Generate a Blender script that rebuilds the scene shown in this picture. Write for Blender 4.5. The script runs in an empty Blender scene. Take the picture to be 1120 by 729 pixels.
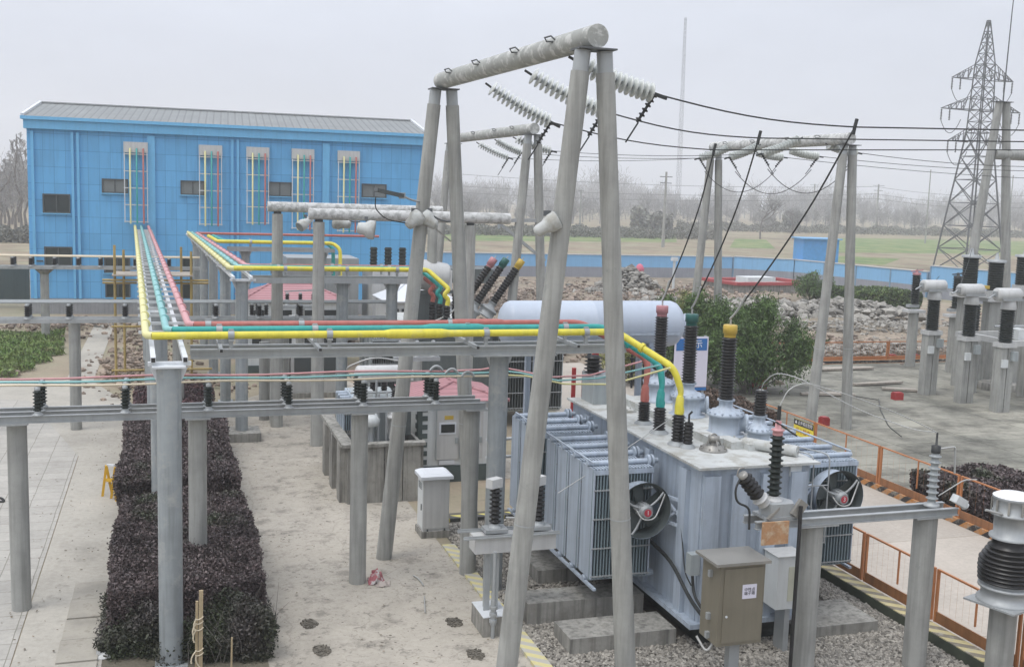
import bpy, math, random
import numpy as np
from mathutils import Vector, Matrix
random.seed(7)
RNG = np.random.default_rng(11)
SC = bpy.context.scene
COL = SC.collection
PI = math.pi
D2R = math.radians

# ------------------------------------------------------------------ camera model (metres, X along the busbar rack, Y towards the blue building)
EYE = Vector((0, 0, 7.6))
FPX, PITCH, YAW, ROLL = 1175.05, .127463, .31251, -.0321692
fwd = Vector((math.sin(YAW) * math.cos(PITCH), math.cos(YAW) * math.cos(PITCH), -math.sin(PITCH)))
_r = Vector((math.cos(YAW), -math.sin(YAW), 0)); _d = fwd.cross(_r)
right = math.cos(ROLL) * _r + math.sin(ROLL) * _d
down = -math.sin(ROLL) * _r + math.cos(ROLL) * _d
def ray(x, y): return right * ((x - 560) / FPX) + down * ((y - 364.5) / FPX) + fwd
def gz(x, y, z=0.0):
    d = ray(x, y); return EYE + d * ((z - EYE.z) / d.z)
def gy(x, y, Y):
    d = ray(x, y); return EYE + d * (Y / d.y)

# ------------------------------------------------------------------ mesh builder
class MB:
    def __init__(s): s.v = []; s.f = []; s.sm = []; s.mi = []; s.m = 0
    def raw(s, vs, fs, smooth=False):
        o = len(s.v); s.v.extend([tuple(p) for p in vs])
        for f in fs:
            s.f.append(tuple(i + o for i in f)); s.sm.append(smooth); s.mi.append(s.m)
        return s
    def box(s, c, d, rz=0.0, R=None):
        hx, hy, hz = d[0] / 2, d[1] / 2, d[2] / 2
        P = [Vector((x, y, z)) for z in (-hz, hz) for x, y in ((-hx, -hy), (hx, -hy), (hx, hy), (-hx, hy))]
        if R is None: R = Matrix.Rotation(rz, 3, 'Z')
        c = Vector(c); P = [R @ p + c for p in P]
        return s.raw(P, [(3, 2, 1, 0), (4, 5, 6, 7), (0, 1, 5, 4), (1, 2, 6, 5), (2, 3, 7, 6), (3, 0, 4, 7)])
    def bbox(s, a, b):
        return s.box([(a[i] + b[i]) / 2 for i in range(3)], [abs(b[i] - a[i]) for i in range(3)])
    def bar(s, a, b, w, h, up=(0, 0, 1)):
        a = Vector(a); b = Vector(b); t = (b - a); L = t.length; t.normalize()
        u = Vector(up)
        if abs(t.dot(u)) > .98: u = Vector((0, 1, 0))
        x = t.cross(u).normalized(); y = x.cross(t)
        R = Matrix((x, t, y)).transposed()
        return s.box((a + b) / 2, (w, L, h), R=R)
    def tube(s, pts, r, n=10, caps=True, smooth=True):
        pts = [Vector(p) for p in pts]; k = len(pts)
        rs = r if isinstance(r, (list, tuple)) else [r] * k
        T = []
        for i in range(k):
            t = (pts[min(i + 1, k - 1)] - pts[max(i - 1, 0)]); T.append(t.normalized())
        u = Vector((0, 0, 1)) if abs(T[0].z) < .9 else Vector((1, 0, 0))
        x = T[0].cross(u).normalized(); V = []
        for i in range(k):
            x = (x - T[i] * x.dot(T[i])).normalized(); y = T[i].cross(x)
            for j in range(n):
                a = 2 * PI * j / n; V.append(pts[i] + (x * math.cos(a) + y * math.sin(a)) * rs[i])
        F = []
        for i in range(k - 1):
            for j in range(n):
                j2 = (j + 1) % n; F.append((i * n + j, i * n + j2, (i + 1) * n + j2, (i + 1) * n + j))
        s.raw(V, F, smooth)
        if caps:
            s.raw(V[:n], [tuple(range(n))[::-1]]); s.raw(V[-n:], [tuple(range(n))])
        return s
    def lathe(s, base, axis, prof, n=16, smooth=True, caps=True):
        base = Vector(base); t = Vector(axis).normalized()
        u = Vector((0, 0, 1)) if abs(t.z) < .9 else Vector((0, 1, 0))
        x = t.cross(u).normalized(); y = t.cross(x)
        V = []; k = len(prof)
        for r, z in prof:
            for j in range(n):
                a = 2 * PI * j / n; V.append(base + t * z + (x * math.cos(a) + y * math.sin(a)) * max(r, .0005))
        F = [(i * n + j, (i + 1) * n + j, (i + 1) * n + (j + 1) % n, i * n + (j + 1) % n) for i in range(k - 1) for j in range(n)]
        s.raw(V, F, smooth)
        if caps:
            s.raw(V[:n], [tuple(range(n))]); s.raw(V[-n:], [tuple(range(n))[::-1]])
        return s
    def sheds(s, base, axis, L, rc, rs, k, n=14):
        p = [(rc, 0)]
        st = L / k
        for i in range(k):
            z = i * st
            p += [(rc, z + st * .18), (rs * .98, z + st * .40), (rs, z + st * .48), (rc * 1.03, z + st * .66), (rc, z + st * .98)]
        return s.lathe(base, axis, p, n)
    def prism(s, poly, z0, z1):
        n = len(poly); V = [(p[0], p[1], z0) for p in poly] + [(p[0], p[1], z1) for p in poly]
        F = [tuple(range(n))[::-1], tuple(range(n, 2 * n))] + [(i, (i + 1) % n, n + (i + 1) % n, n + i) for i in range(n)]
        return s.raw(V, F)
    def build(s, name, mats, parent=None, origin=None):
        me = bpy.data.meshes.new(name)
        if parent is not None: Minv = WM[parent].inverted(); Mw = WM[parent]
        else: Mw = Matrix.Translation(origin or (0, 0, 0)); Minv = Mw.inverted()
        me.from_pydata([Minv @ Vector(p) for p in s.v], [], s.f)
        me.polygons.foreach_set('use_smooth', s.sm)
        for m in (mats if isinstance(mats, (list, tuple)) else [mats]): me.materials.append(m)
        me.polygons.foreach_set('material_index', s.mi)
        me.update()
        o = bpy.data.objects.new(name, me); COL.objects.link(o)
        if parent is not None: o.parent = parent
        else: o.location = Mw.to_translation()
        WM[o] = Mw
        return o
WM = {}
def tag(o, label, cat, group=None, kind=None):
    if label: o['label'] = label
    if cat: o['category'] = cat
    if group: o['group'] = group
    if kind: o['kind'] = kind
    return o
def thing(name, label, cat, loc, rz=0.0, group=None):
    o = bpy.data.objects.new(name, None); COL.objects.link(o)
    o.location = loc; o.rotation_euler = (0, 0, rz); o.empty_display_size = .2
    WM[o] = Matrix.Translation(Vector(loc)) @ Matrix.Rotation(rz, 4, 'Z')
    return tag(o, label, cat, group)
def structure(o, label=None, cat=None):
    o['kind'] = 'structure'
    if label: o['label'] = label; o['category'] = cat
    return o
def copy_tree(o, parent=None):
    c = o.copy(); COL.objects.link(c)
    if parent is not None: c.parent = parent
    for ch in [k for k in WM if k.parent == o]: copy_tree(ch, c)
    return c
def dup(o, loc, label, rz=None):
    c = copy_tree(o); c.location = loc; c['label'] = label
    if rz is not None: c.rotation_euler = (0, 0, rz)
    return c
def quads(name, P, mat, parent=None, origin=(0, 0, 0), k=4):
    """P: (N,k,3) world coordinates -> one mesh of N separate faces"""
    Mw = WM[parent] if parent is not None else Matrix.Translation(origin)
    t = np.array(Mw.to_translation()); P = np.asarray(P, dtype=np.float32) - t.astype(np.float32)
    N = len(P); me = bpy.data.meshes.new(name)
    me.vertices.add(N * k); me.vertices.foreach_set('co', P.reshape(-1))
    me.loops.add(N * k); me.loops.foreach_set('vertex_index', np.arange(N * k, dtype=np.int32))
    me.polygons.add(N); me.polygons.foreach_set('loop_start', np.arange(0, N * k, k, dtype=np.int32))
    me.update(calc_edges=True); me.materials.append(mat)
    o = bpy.data.objects.new(name, me); COL.objects.link(o)
    if parent is not None: o.parent = parent
    else: o.location = origin
    WM[o] = Mw
    return o
def leafquads(C, size, rng, aspect=.55, upbias=0.0, outward=None):
    """random leaf-shaped quads at centres C (N,3)"""
    N = len(C); d = rng.normal(size=(N, 3)); d[:, 2] += upbias
    if outward is not None: d = d * .7 + outward
    d /= np.linalg.norm(d, axis=1)[:, None]
    e = rng.normal(size=(N, 3)); e -= d * (e * d).sum(1)[:, None]; e /= np.linalg.norm(e, axis=1)[:, None]
    s = size * (.6 + .8 * rng.random(N))[:, None]
    a = d * s; b = e * s * aspect * .5
    return np.stack([C - a * .5, C + b, C + a * .5, C - b], axis=1)
def island_mesh(name, base_v, base_f, C, S, mat, rng, jitter=.25, origin=(0, 0, 0), parent=None):
    """many small solid lumps (stones) in one mesh"""
    N = len(C); bv = np.array(base_v, dtype=np.float64); K = len(bv)
    V = np.repeat(bv[None], N, 0) * (1 + jitter * rng.normal(size=(N, K, 1)))
    sc = np.asarray(S).reshape(N, -1)
    if sc.shape[1] == 1: sc = sc * np.stack([1 + .35 * rng.random(N), .75 + .3 * rng.random(N), .5 + .35 * rng.random(N)], 1)
    V = V * sc[:, None, :]
    a = rng.random(N) * 2 * PI; ca, sa = np.cos(a), np.sin(a)
    b = rng.normal(size=N) * .35; cb, sb = np.cos(b), np.sin(b)
    x, y, z = V[..., 0], V[..., 1], V[..., 2]
    y, z = y * cb[:, None] - z * sb[:, None], y * sb[:, None] + z * cb[:, None]
    x, y = x * ca[:, None] - y * sa[:, None], x * sa[:, None] + y * ca[:, None]
    V = np.stack([x, y, z], -1) + np.asarray(C)[:, None, :] - np.array(origin)
    F = (np.array(base_f)[None] + (np.arange(N) * K)[:, None, None]).reshape(-1, len(base_f[0]))
    me = bpy.data.meshes.new(name); me.from_pydata(V.reshape(-1, 3).tolist(), [], F.tolist()); me.materials.append(mat); me.update()
    o = bpy.data.objects.new(name, me); COL.objects.link(o); o.location = origin; WM[o] = Matrix.Translation(origin)
    return o
OCT_V = [(1, 0, 0), (-1, 0, 0), (0, 1, 0), (0, -1, 0), (0, 0, 1), (0, 0, -1)]
OCT_F = [(0, 2, 4), (2, 1, 4), (1, 3, 4), (3, 0, 4), (2, 0, 5), (1, 2, 5), (3, 1, 5), (0, 3, 5)]
_t = (1 + 5 ** .5) / 2
ICO_V = [Vector(p).normalized()[:] for p in ((-1, _t, 0), (1, _t, 0), (-1, -_t, 0), (1, -_t, 0), (0, -1, _t), (0, 1, _t), (0, -1, -_t), (0, 1, -_t), (_t, 0, -1), (_t, 0, 1), (-_t, 0, -1), (-_t, 0, 1))]
ICO_F = [(0, 11, 5), (0, 5, 1), (0, 1, 7), (0, 7, 10), (0, 10, 11), (1, 5, 9), (5, 11, 4), (11, 10, 2), (10, 7, 6), (7, 1, 8), (3, 9, 4), (3, 4, 2), (3, 2, 6), (3, 6, 8), (3, 8, 9), (4, 9, 5), (2, 4, 11), (6, 2, 10), (8, 6, 7), (9, 8, 1)]
def arc(p0, p1, sag, n=16, direction=(0, 0, -1)):
    p0 = Vector(p0); p1 = Vector(p1); d = Vector(direction)
    return [p0.lerp(p1, i / n) + d * (sag * 4 * (i / n) * (1 - i / n)) for i in range(n + 1)]
def bend(pts, rad=.15, n=5):
    """round the corners of a polyline"""
    pts = [Vector(p) for p in pts]; out = [pts[0]]
    for a, b, c in zip(pts, pts[1:], pts[2:]):
        r = min(rad, (a - b).length * .45, (c - b).length * .45)
        p = b + (a - b).normalized() * r; q = b + (c - b).normalized() * r
        for i in range(n + 1):
            t = i / n; out.append((1 - t) ** 2 * p + 2 * t * (1 - t) * b + t * t * q)
    out.append(pts[-1]); return out

# ------------------------------------------------------------------ materials
def _nt(name):
    m = bpy.data.materials.new(name); m.use_nodes = True; nt = m.node_tree
    return m, nt, nt.nodes, nt.links, nt.nodes['Principled BSDF']
def _noise(N, L, scale, detail=5, rough=.6, vec=None, sc3=None):
    n = N.new('ShaderNodeTexNoise'); n.inputs['Scale'].default_value = scale; n.inputs['Detail'].default_value = detail; n.inputs['Roughness'].default_value = rough
    if vec is not None:
        if sc3:
            mp = N.new('ShaderNodeMapping'); mp.inputs['Scale'].default_value = sc3; L.new(vec, mp.inputs['Vector']); vec = mp.outputs[0]
        L.new(vec, n.inputs['Vector'])
    return n
def _range(N, L, src, a, b, c, d):
    r = N.new('ShaderNodeMapRange'); L.new(src, r.inputs['Value'])
    for k, v in zip(('From Min', 'From Max', 'To Min', 'To Max'), (a, b, c, d)): r.inputs[k].default_value = v
    return r.outputs[0]
def _mix(N, L, fac, a, b, mode='MIX'):
    m = N.new('ShaderNodeMix'); m.data_type = 'RGBA'; m.blend_type = mode
    for sock, v in ((m.inputs[0], fac), (m.inputs[6], a), (m.inputs[7], b)):
        if hasattr(v, 'node'): L.new(v, sock)
        elif isinstance(v, (int, float)): sock.default_value = v
        else: sock.default_value = (*v, 1) if len(v) == 3 else v
    return m.outputs[2]
def _math(N, L, op, a, b=None):
    m = N.new('ShaderNodeMath'); m.operation = op
    for i, v in enumerate((a, b)):
        if v is None: continue
        if hasattr(v, 'node'): L.new(v, m.inputs[i])
        else: m.inputs[i].default_value = v
    return m.outputs[0]
def _bump(N, L, bs, h, dist, strength=1):
    b = N.new('ShaderNodeBump'); b.inputs['Distance'].default_value = dist; b.inputs['Strength'].default_value = strength
    L.new(h, b.inputs['Height']); L.new(b.outputs[0], bs.inputs['Normal'])
def mat(name, col, rough=.6, metal=0.0, var=.12, scale=2.5, patch=None, pth=(.55, .65), pscale=6, streak=0.0, bump=0.0, bscale=60, island=0.0, spec=None):
    m, nt, N, L, bs = _nt(name)
    g = N.new('ShaderNodeNewGeometry'); pos = g.outputs['Position']
    n1 = _noise(N, L, scale, 6, .65, pos)
    f = _range(N, L, n1.outputs['Fac'], .3, .7, 1 - var, 1 + var)
    c = _mix(N, L, 1.0, col, f, 'MULTIPLY')
    if streak:
        ns = _noise(N, L, 1.0, 4, .6, pos, (9, 9, .5))
        c = _mix(N, L, 1.0, c, _range(N, L, ns.outputs['Fac'], .45, .72, 1.0, 1 - streak), 'MULTIPLY')
    if patch:
        n2 = _noise(N, L, pscale, 7, .7, pos)
        c = _mix(N, L, _range(N, L, n2.outputs['Fac'], pth[0], pth[1], 0, 1), c, patch)
    if island:
        c = _mix(N, L, 1.0, c, _range(N, L, g.outputs['Random Per Island'], 0, 1, 1 - island, 1 + island), 'MULTIPLY')
    L.new(c, bs.inputs['Base Color'])
    bs.inputs['Metallic'].default_value = metal
    L.new(_range(N, L, n1.outputs['Fac'], .3, .7, max(rough - .08, .05), min(rough + .08, 1)), bs.inputs['Roughness'])
    if spec is not None: bs.inputs['Specular IOR Level'].default_value = spec
    if bump:
        n3 = _noise(N, L, bscale, 4, .6, pos); _bump(N, L, bs, n3.outputs['Fac'], bump)
    return m
# ------------------------------------------------------------------ shared materials
M = {}
M['pole'] = mat('weathered_concrete', (.325, .325, .30), .85, var=.18, scale=1.3, streak=.32, patch=(.25, .26, .24), pth=(.62, .72), pscale=3, bump=.004, bscale=50)
M['pole_white'] = mat('peeling_white_concrete', (.36, .36, .34), .85, var=.15, scale=3, patch=(.52, .52, .50), pth=(.46, .53), pscale=6, bump=.006, bscale=25)
M['pole_flake'] = mat('flaking_grey_concrete', (.33, .335, .31), .85, var=.15, scale=2, streak=.1, patch=(.50, .50, .475), pth=(.52, .58), pscale=5, bump=.006, bscale=25)
M['rough_conc'] = mat('stained_concrete', (.29, .28, .25), .9, var=.28, scale=1.6, streak=.6, patch=(.2, .19, .165), pth=(.55, .7), pscale=2.2, bump=.006, bscale=40)
M['galv'] = mat('galvanised_steel', (.35, .365, .365), .5, .25, var=.1, scale=2.2, streak=.12)
M['steel_col'] = mat('pale_blue_grey_paint', (.29, .315, .32), .5, .1, var=.14, scale=1.6, streak=.28, patch=(.36, .365, .35), pth=(.52, .68), pscale=2.5)
M['white_rail'] = mat('white_painted_steel', (.62, .64, .65), .45, 0, var=.06, scale=3, streak=.1)
M['grey_beam'] = mat('grey_steel_channel', (.36, .37, .365), .5, .2, var=.12, scale=3, streak=.15)
M['tx'] = mat('transformer_pale_blue_paint', (.39, .445, .51), .45, 0, var=.12, scale=1.2, streak=.30, patch=(.31, .335, .345), pth=(.58, .78), pscale=1.4)
M['tx_rad'] = mat('radiator_fin_shade', (.19, .245, .265), .42, 0, var=.07, scale=1.5, streak=.12)  # inner fins darker than the outer plates: shade between them put into the colour
M['tx_rad_dk'] = mat('radiator_gap_shade', (.22, .29, .32), .5, 0, var=.1, scale=2)  # spare fin tone, the shade of the gaps put into its colour
M['tx_lid'] = mat('dusty_lid_paint', (.47, .48, .46), .7, 0, var=.12, scale=2, patch=(.34, .33, .29), pth=(.48, .62), pscale=3)
M['tx_smooth'] = mat('smooth_conservator_paint', (.43, .48, .55), .45, 0, var=.03, streak=.05)
M['old_slab'] = mat('old_edging_slab', (.34, .315, .265), .9, var=.2, scale=2, patch=(.22, .2, .16), pth=(.55, .7), pscale=4)
M['tx_grey'] = mat('grey_green_paint', (.33, .36, .36), .5, 0, var=.08, scale=2, streak=.2)
M['tx_dark'] = mat('dull_radiator_paint', (.10, .115, .112), .55, 0, var=.12, scale=2, streak=.2)
M['porcelain'] = mat('brown_black_porcelain', (.011, .010, .009), .36, 0, var=.2, scale=8, spec=.4)
M['green_ins'] = mat('dark_green_silicone', (.008, .014, .010), .5, 0, var=.2, scale=8, spec=.35)
M['white_ins'] = mat('white_porcelain_disc', (.55, .57, .54), .3, 0, var=.12, scale=9, patch=(.33, .33, .30), pth=(.6, .7), pscale=20)
M['grey_ins'] = mat('grey_insulator', (.30, .32, .32), .4, 0, var=.1, scale=8)
M['yellow'] = mat('yellow_heat_shrink', (.66, .58, .055), .5, 0, var=.10, scale=4, streak=.16, patch=(.56, .50, .13), pth=(.52, .72), pscale=3)
M['teal'] = mat('teal_heat_shrink', (.025, .31, .28), .5, 0, var=.12, scale=4, streak=.18, patch=(.07, .33, .31), pth=(.52, .72), pscale=3)
M['red'] = mat('red_heat_shrink', (.42, .125, .10), .52, 0, var=.12, scale=4, streak=.18, patch=(.42, .18, .15), pth=(.52, .72), pscale=3)
M['yellow_f'] = mat('faded_yellow_sleeve', (.66, .62, .30), .5, 0, var=.08, scale=3)
M['teal_f'] = mat('faded_teal_sleeve', (.22, .45, .44), .5, 0, var=.12, scale=3)
M['red_f'] = mat('faded_pink_sleeve', (.55, .28, .28), .5, 0, var=.1, scale=3)
M['cream'] = mat('cream_sleeve', (.60, .52, .38), .5, 0, var=.08, scale=3)
M['pink_cap'] = mat('pink_cap', (.42, .19, .20), .45, 0, var=.06)
M['green_cap'] = mat('green_cap', (.02, .10, .085), .45, 0, var=.06)
M['yel_cap'] = mat('ochre_cap', (.52, .36, .06), .45, 0, var=.06)
M['wire'] = mat('dark_conductor', (.035, .037, .036), .5, .3, var=.1)
M['wire_lt'] = mat('aluminium_conductor', (.42, .42, .40), .5, .3, var=.1)
M['black'] = mat('black_plastic', (.02, .02, .02), .5)
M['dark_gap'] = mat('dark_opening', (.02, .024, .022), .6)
M['kick'] = mat('rusty_orange_board', (.27, .12, .05), .65, var=.2, streak=.3)
M['orange'] = mat('orange_paint', (.42, .165, .06), .55, 0, var=.12, scale=4, patch=(.26, .11, .05), pth=(.58, .7), pscale=9)
M['rust'] = mat('rusty_plate', (.40, .22, .11), .8, 0, var=.2, scale=6, patch=(.48, .36, .24), pth=(.45, .6), pscale=8)
M['redpaint'] = mat('red_paint', (.34, .03, .03), .5, 0, var=.12)
M['tan_box'] = mat('olive_tan_metal', (.20, .18, .135), .4, .15, var=.06, streak=.1)
M['tan_top'] = mat('bare_metal_top', (.27, .26, .235), .35, .3, var=.1)
M['box_white'] = mat('off_white_enamel', (.62, .64, .63), .4, 0, var=.05, streak=.1)
M['cab'] = mat('light_grey_cabinet', (.50, .50, .485), .45, 0, var=.05, streak=.14)
M['cab_lid'] = mat('pale_cabinet_lid', (.62, .64, .66), .4, 0, var=.04)
M['stone_dk'] = mat('dark_green_stone', (.065, .085, .08), .7, 0, var=.2)
M['wood'] = mat('weathered_timber', (.36, .32, .27), .8, 0, var=.2, streak=.25)
M['bamboo'] = mat('dry_bamboo', (.42, .33, .20), .7, 0, var=.18, streak=.2)
M['scaff_y'] = mat('yellow_scaffold_pole', (.38, .28, .10), .6, 0, var=.2, streak=.3)
M['glass'] = mat('dark_window_glass', (.028, .038, .035), .12, 0, var=.25, scale=.8)
M['glass_g'] = mat('dull_grey_glazing', (.17, .185, .18), .35, 0, var=.1, scale=1)
M['frame_dk'] = mat('dark_window_frame', (.07, .08, .08), .5)
M['sign_white'] = mat('sign_white', (.62, .60, .68), .4, var=.04)
M['sign_blue'] = mat('sign_blue', (.02, .13, .36), .4, var=.04)
M['sign_yel'] = mat('sign_yellow', (.70, .58, .05), .45, var=.05)
M['ink'] = mat('ink', (.03, .03, .03), .6, var=.02)
M['white'] = mat('plain_white', (.72, .72, .72), .5, var=.03)
M['redlabel'] = mat('red_label', (.45, .04, .06), .5, var=.05)
M['stone'] = mat('rubble_stone', (.26, .245, .215), .9, 0, var=.2, scale=.8, island=.35)
M['brick_rub'] = mat('brick_rubble', (.235, .185, .145), .9, 0, var=.3, scale=1.5, island=.5)
M['gravel'] = mat('gravel_stone', (.27, .25, .215), .85, 0, var=.12, scale=6, island=.5)
M['net'] = mat('dark_green_tarpaulin', (.055, .075, .072), .75, 0, var=.2, scale=.6, streak=.2)

def ground_mat(name, col, var=.16, joints=None, jw=.012, jcol=.45, stains=((.5, .12, .62, .74),), rough=.9, speck=0.0, bump=.004, tint=None, cracks=0):
    m, nt, N, L, bs = _nt(name)
    g = N.new('ShaderNodeNewGeometry'); pos = g.outputs['Position']
    n1 = _noise(N, L, .35, 8, .65, pos); n2 = _noise(N, L, 9, 6, .7, pos)
    c = _mix(N, L, 1.0, col, _range(N, L, n1.outputs['Fac'], .3, .7, 1 - var, 1 + var), 'MULTIPLY')
    c = _mix(N, L, 1.0, c, _range(N, L, n2.outputs['Fac'], .3, .7, .9, 1.1), 'MULTIPLY')
    if tint:
        nt_ = _noise(N, L, .18, 6, .6, pos)
        c = _mix(N, L, _range(N, L, nt_.outputs['Fac'], .42, .62, 0, 1), c, tint)
    for sc, amt, a, b in stains:
        ns = _noise(N, L, sc, 9, .72, pos)
        c = _mix(N, L, 1.0, c, _range(N, L, ns.outputs['Fac'], a, b, 1, 1 - amt), 'MULTIPLY')
    if speck:
        v = N.new('ShaderNodeTexVoronoi'); v.inputs['Scale'].default_value = 6.0; L.new(pos, v.inputs['Vector'])
        nb = _noise(N, L, .5, 3, .5, pos)
        th = _range(N, L, nb.outputs['Fac'], .48, .66, .0, .2)
        c = _mix(N, L, _math(N, L, 'MULTIPLY', _math(N, L, 'LESS_THAN', v.outputs['Distance'], th), speck), c, (.10, .085, .065))
    if cracks:
        vc = N.new('ShaderNodeTexVoronoi'); vc.feature = 'DISTANCE_TO_EDGE'; vc.inputs['Scale'].default_value = .42
        nw2 = _noise(N, L, 1.6, 6, .6, pos); wv = N.new('ShaderNodeVectorMath'); wv.operation = 'MULTIPLY_ADD'; L.new(nw2.outputs['Color'], wv.inputs[0]); wv.inputs[1].default_value = (.7, .7, 0); L.new(pos, wv.inputs[2]); L.new(wv.outputs[0], vc.inputs['Vector'])
        c = _mix(N, L, _math(N, L, 'MULTIPLY', _math(N, L, 'LESS_THAN', vc.outputs['Distance'], .0045), cracks), c, (.16, .14, .115))
    if joints:
        b = N.new('ShaderNodeTexBrick'); b.offset = joints[2] if len(joints) > 2 else 0.0
        b.inputs['Scale'].default_value = 1; b.inputs['Brick Width'].default_value = joints[0]; b.inputs['Row Height'].default_value = joints[1]
        b.inputs['Mortar Size'].default_value = jw; b.inputs['Mortar Smooth'].default_value = .3
        b.inputs['Color1'].default_value = (1, 1, 1, 1); b.inputs['Color2'].default_value = (.88, .88, .88, 1); b.inputs['Mortar'].default_value = (jcol, jcol, jcol * .95, 1)
        nw = _noise(N, L, 1.2, 3, .5, pos)
        mp = N.new('ShaderNodeVectorMath'); mp.operation = 'MULTIPLY_ADD'; L.new(nw.outputs['Color'], mp.inputs[0]); mp.inputs[1].default_value = (.05, .05, 0); L.new(pos, mp.inputs[2])
        L.new(mp.outputs[0], b.inputs['Vector'])
        c = _mix(N, L, 1.0, c, b.outputs['Color'], 'MULTIPLY')
    L.new(c, bs.inputs['Base Color']); bs.inputs['Roughness'].default_value = rough; bs.inputs['Specular IOR Level'].default_value = .3
    _bump(N, L, bs, n2.outputs['Fac'], bump)
    return m

# ------------------------------------------------------------------ camera, world, sun
cam = bpy.data.cameras.new('camera'); cam.sensor_width = 36; cam.lens = 36 * FPX / 1120; cam.clip_end = 6000; cam.clip_start = .1
co = bpy.data.objects.new('camera', cam); COL.objects.link(co)
Rm = Matrix((right, -down, -fwd)).transposed().to_4x4(); co.matrix_world = Matrix.Translation(EYE) @ Rm
SC.camera = co
SUN_EL, SUN_AZ = D2R(66), D2R(250)      # azimuth clockwise from +Y: the bright part of the cloud lies behind-left of the camera
w = bpy.data.worlds.new('World'); SC.world = w; w.use_nodes = True
N = w.node_tree.nodes; L = w.node_tree.links; bg = N['Background']
sky = N.new('ShaderNodeTexSky'); sky.sky_type = 'NISHITA'; sky.sun_disc = False; sky.sun_elevation = SUN_EL; sky.sun_rotation = SUN_AZ
sky.air_density = 1.6; sky.dust_density = 6; sky.ozone_density = 1.0; sky.altitude = 50
hs = N.new('ShaderNodeHueSaturation'); hs.inputs['Saturation'].default_value = .13; L.new(sky.outputs[0], hs.inputs['Color'])
mx = N.new('ShaderNodeMix'); mx.data_type = 'RGBA'; mx.inputs[0].default_value = .70; mx.inputs[7].default_value = (6.8, 7.3, 8.5, 1)   # an even cloud layer over most of the sky
_tc = N.new('ShaderNodeTexCoord'); _sp = N.new('ShaderNodeSeparateXYZ'); L.new(_tc.outputs['Generated'], _sp.inputs[0])   # an overcast sky is brighter overhead than at the horizon
L.new(hs.outputs[0], mx.inputs[6]); L.new(_mix(N, L, 1.0, mx.outputs[2], _range(N, L, _sp.outputs[2], .0, 1.0, .80, 1.85), 'MULTIPLY'), bg.inputs['Color'])
_cn = _noise(N, L, 2.2, 5, .55, _tc.outputs['Generated'], (1, 1, 3.2)); _l = bg.inputs['Color'].links[0].from_socket
L.new(_mix(N, L, 1.0, _l, _range(N, L, _cn.outputs['Fac'], .3, .7, .90, 1.10), 'MULTIPLY'), bg.inputs['Color']); bg.inputs['Strength'].default_value = .135
sun = bpy.data.lights.new('sun', 'SUN'); sun.energy = 1.0; sun.angle = D2R(18); sun.color = (1, .965, .91)
so = bpy.data.objects.new('sun', sun); COL.objects.link(so)
sd = Vector((math.sin(SUN_AZ) * math.cos(SUN_EL), math.cos(SUN_AZ) * math.cos(SUN_EL), math.sin(SUN_EL)))
so.rotation_euler = sd.to_track_quat('Z', 'Y').to_euler(); so.location = sd * 60
SC.view_settings.view_transform = 'Standard'; SC.view_settings.look = 'None'; SC.view_settings.gamma = 1; SC.view_settings.exposure = -0.03
SC.cycles.use_denoising = True; SC.cycles.max_bounces = 8; SC.cycles.volume_bounces = 4; SC.cycles.diffuse_bounces = 3; SC.cycles.glossy_bounces = 3; SC.cycles.transparent_max_bounces = 8

# haze: one closed box of thin even mist
hz = MB().bbox((-520, -60, -1.0), (900, 1250, 75)).build('haze', bpy.data.materials.new('mist'))
hm = hz.data.materials[0]; hm.use_nodes = True; hm.node_tree.nodes.clear()
_o = hm.node_tree.nodes.new('ShaderNodeOutputMaterial'); _v = hm.node_tree.nodes.new('ShaderNodeVolumePrincipled')
_v.inputs['Density'].default_value = .00095; _v.inputs['Color'].default_value = (.985, .99, .998, 1); _v.inputs['Anisotropy'].default_value = .2
hm.node_tree.links.new(_v.outputs[0], _o.inputs['Volume'])
tag(hz, None, None, kind='stuff')

# ------------------------------------------------------------------ the ground and its surfaces (thin sheets, each a few mm above the one below)
def sheet(name, poly, z, m, thick=0):
    mb = MB()
    if thick: mb.prism(poly, z - thick, z)
    else: mb.raw([(x, y, z) for x, y in poly], [tuple(range(len(poly)))])
    return structure(mb.build(name, m))
def rect(x0, y0, x1, y1): return [(x0, y0), (x1, y0), (x1, y1), (x0, y1)]
G_dirt = ground_mat('bare_earth', (.30, .245, .18), .25, stains=((1.4, .35, .55, .72), (.12, .25, .5, .7)), tint=(.27, .25, .17), bump=.03)
G_field = ground_mat('ploughed_field', (.25, .195, .135), .3, stains=((.06, .3, .48, .62), (.4, .3, .5, .68)), tint=(.27, .25, .16), bump=.02)
G_green = ground_mat('young_crop', (.11, .175, .055), .3, stains=((.5, .25, .5, .7),), tint=(.22, .23, .10), bump=.02)
G_yard = ground_mat('worn_yard_concrete', (.42, .383, .322), .15, stains=((.35, .30, .48, .66), (1.3, .36, .53, .63), (4.5, .45, .56, .63), (14, .4, .58, .65), (.09, .22, .48, .64)), speck=.9, cracks=.3)
G_walk = ground_mat('pale_cement_walk', (.385, .36, .31), .12, stains=((.4, .22, .5, .7), (2.2, .22, .56, .68), (12, .2, .6, .68)))
G_slab = ground_mat('pale_paving_slabs', (.40, .38, .34), .12, joints=(.62, .62), jw=.011, jcol=.55, stains=((.8, .2, .5, .72), (7, .3, .6, .68)))
G_road = ground_mat('smooth_cement_road', (.42, .375, .32), .1, joints=(20, 5.0), jw=.02, jcol=.7, stains=((.5, .12, .5, .72), (5, .12, .58, .68)))
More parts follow.
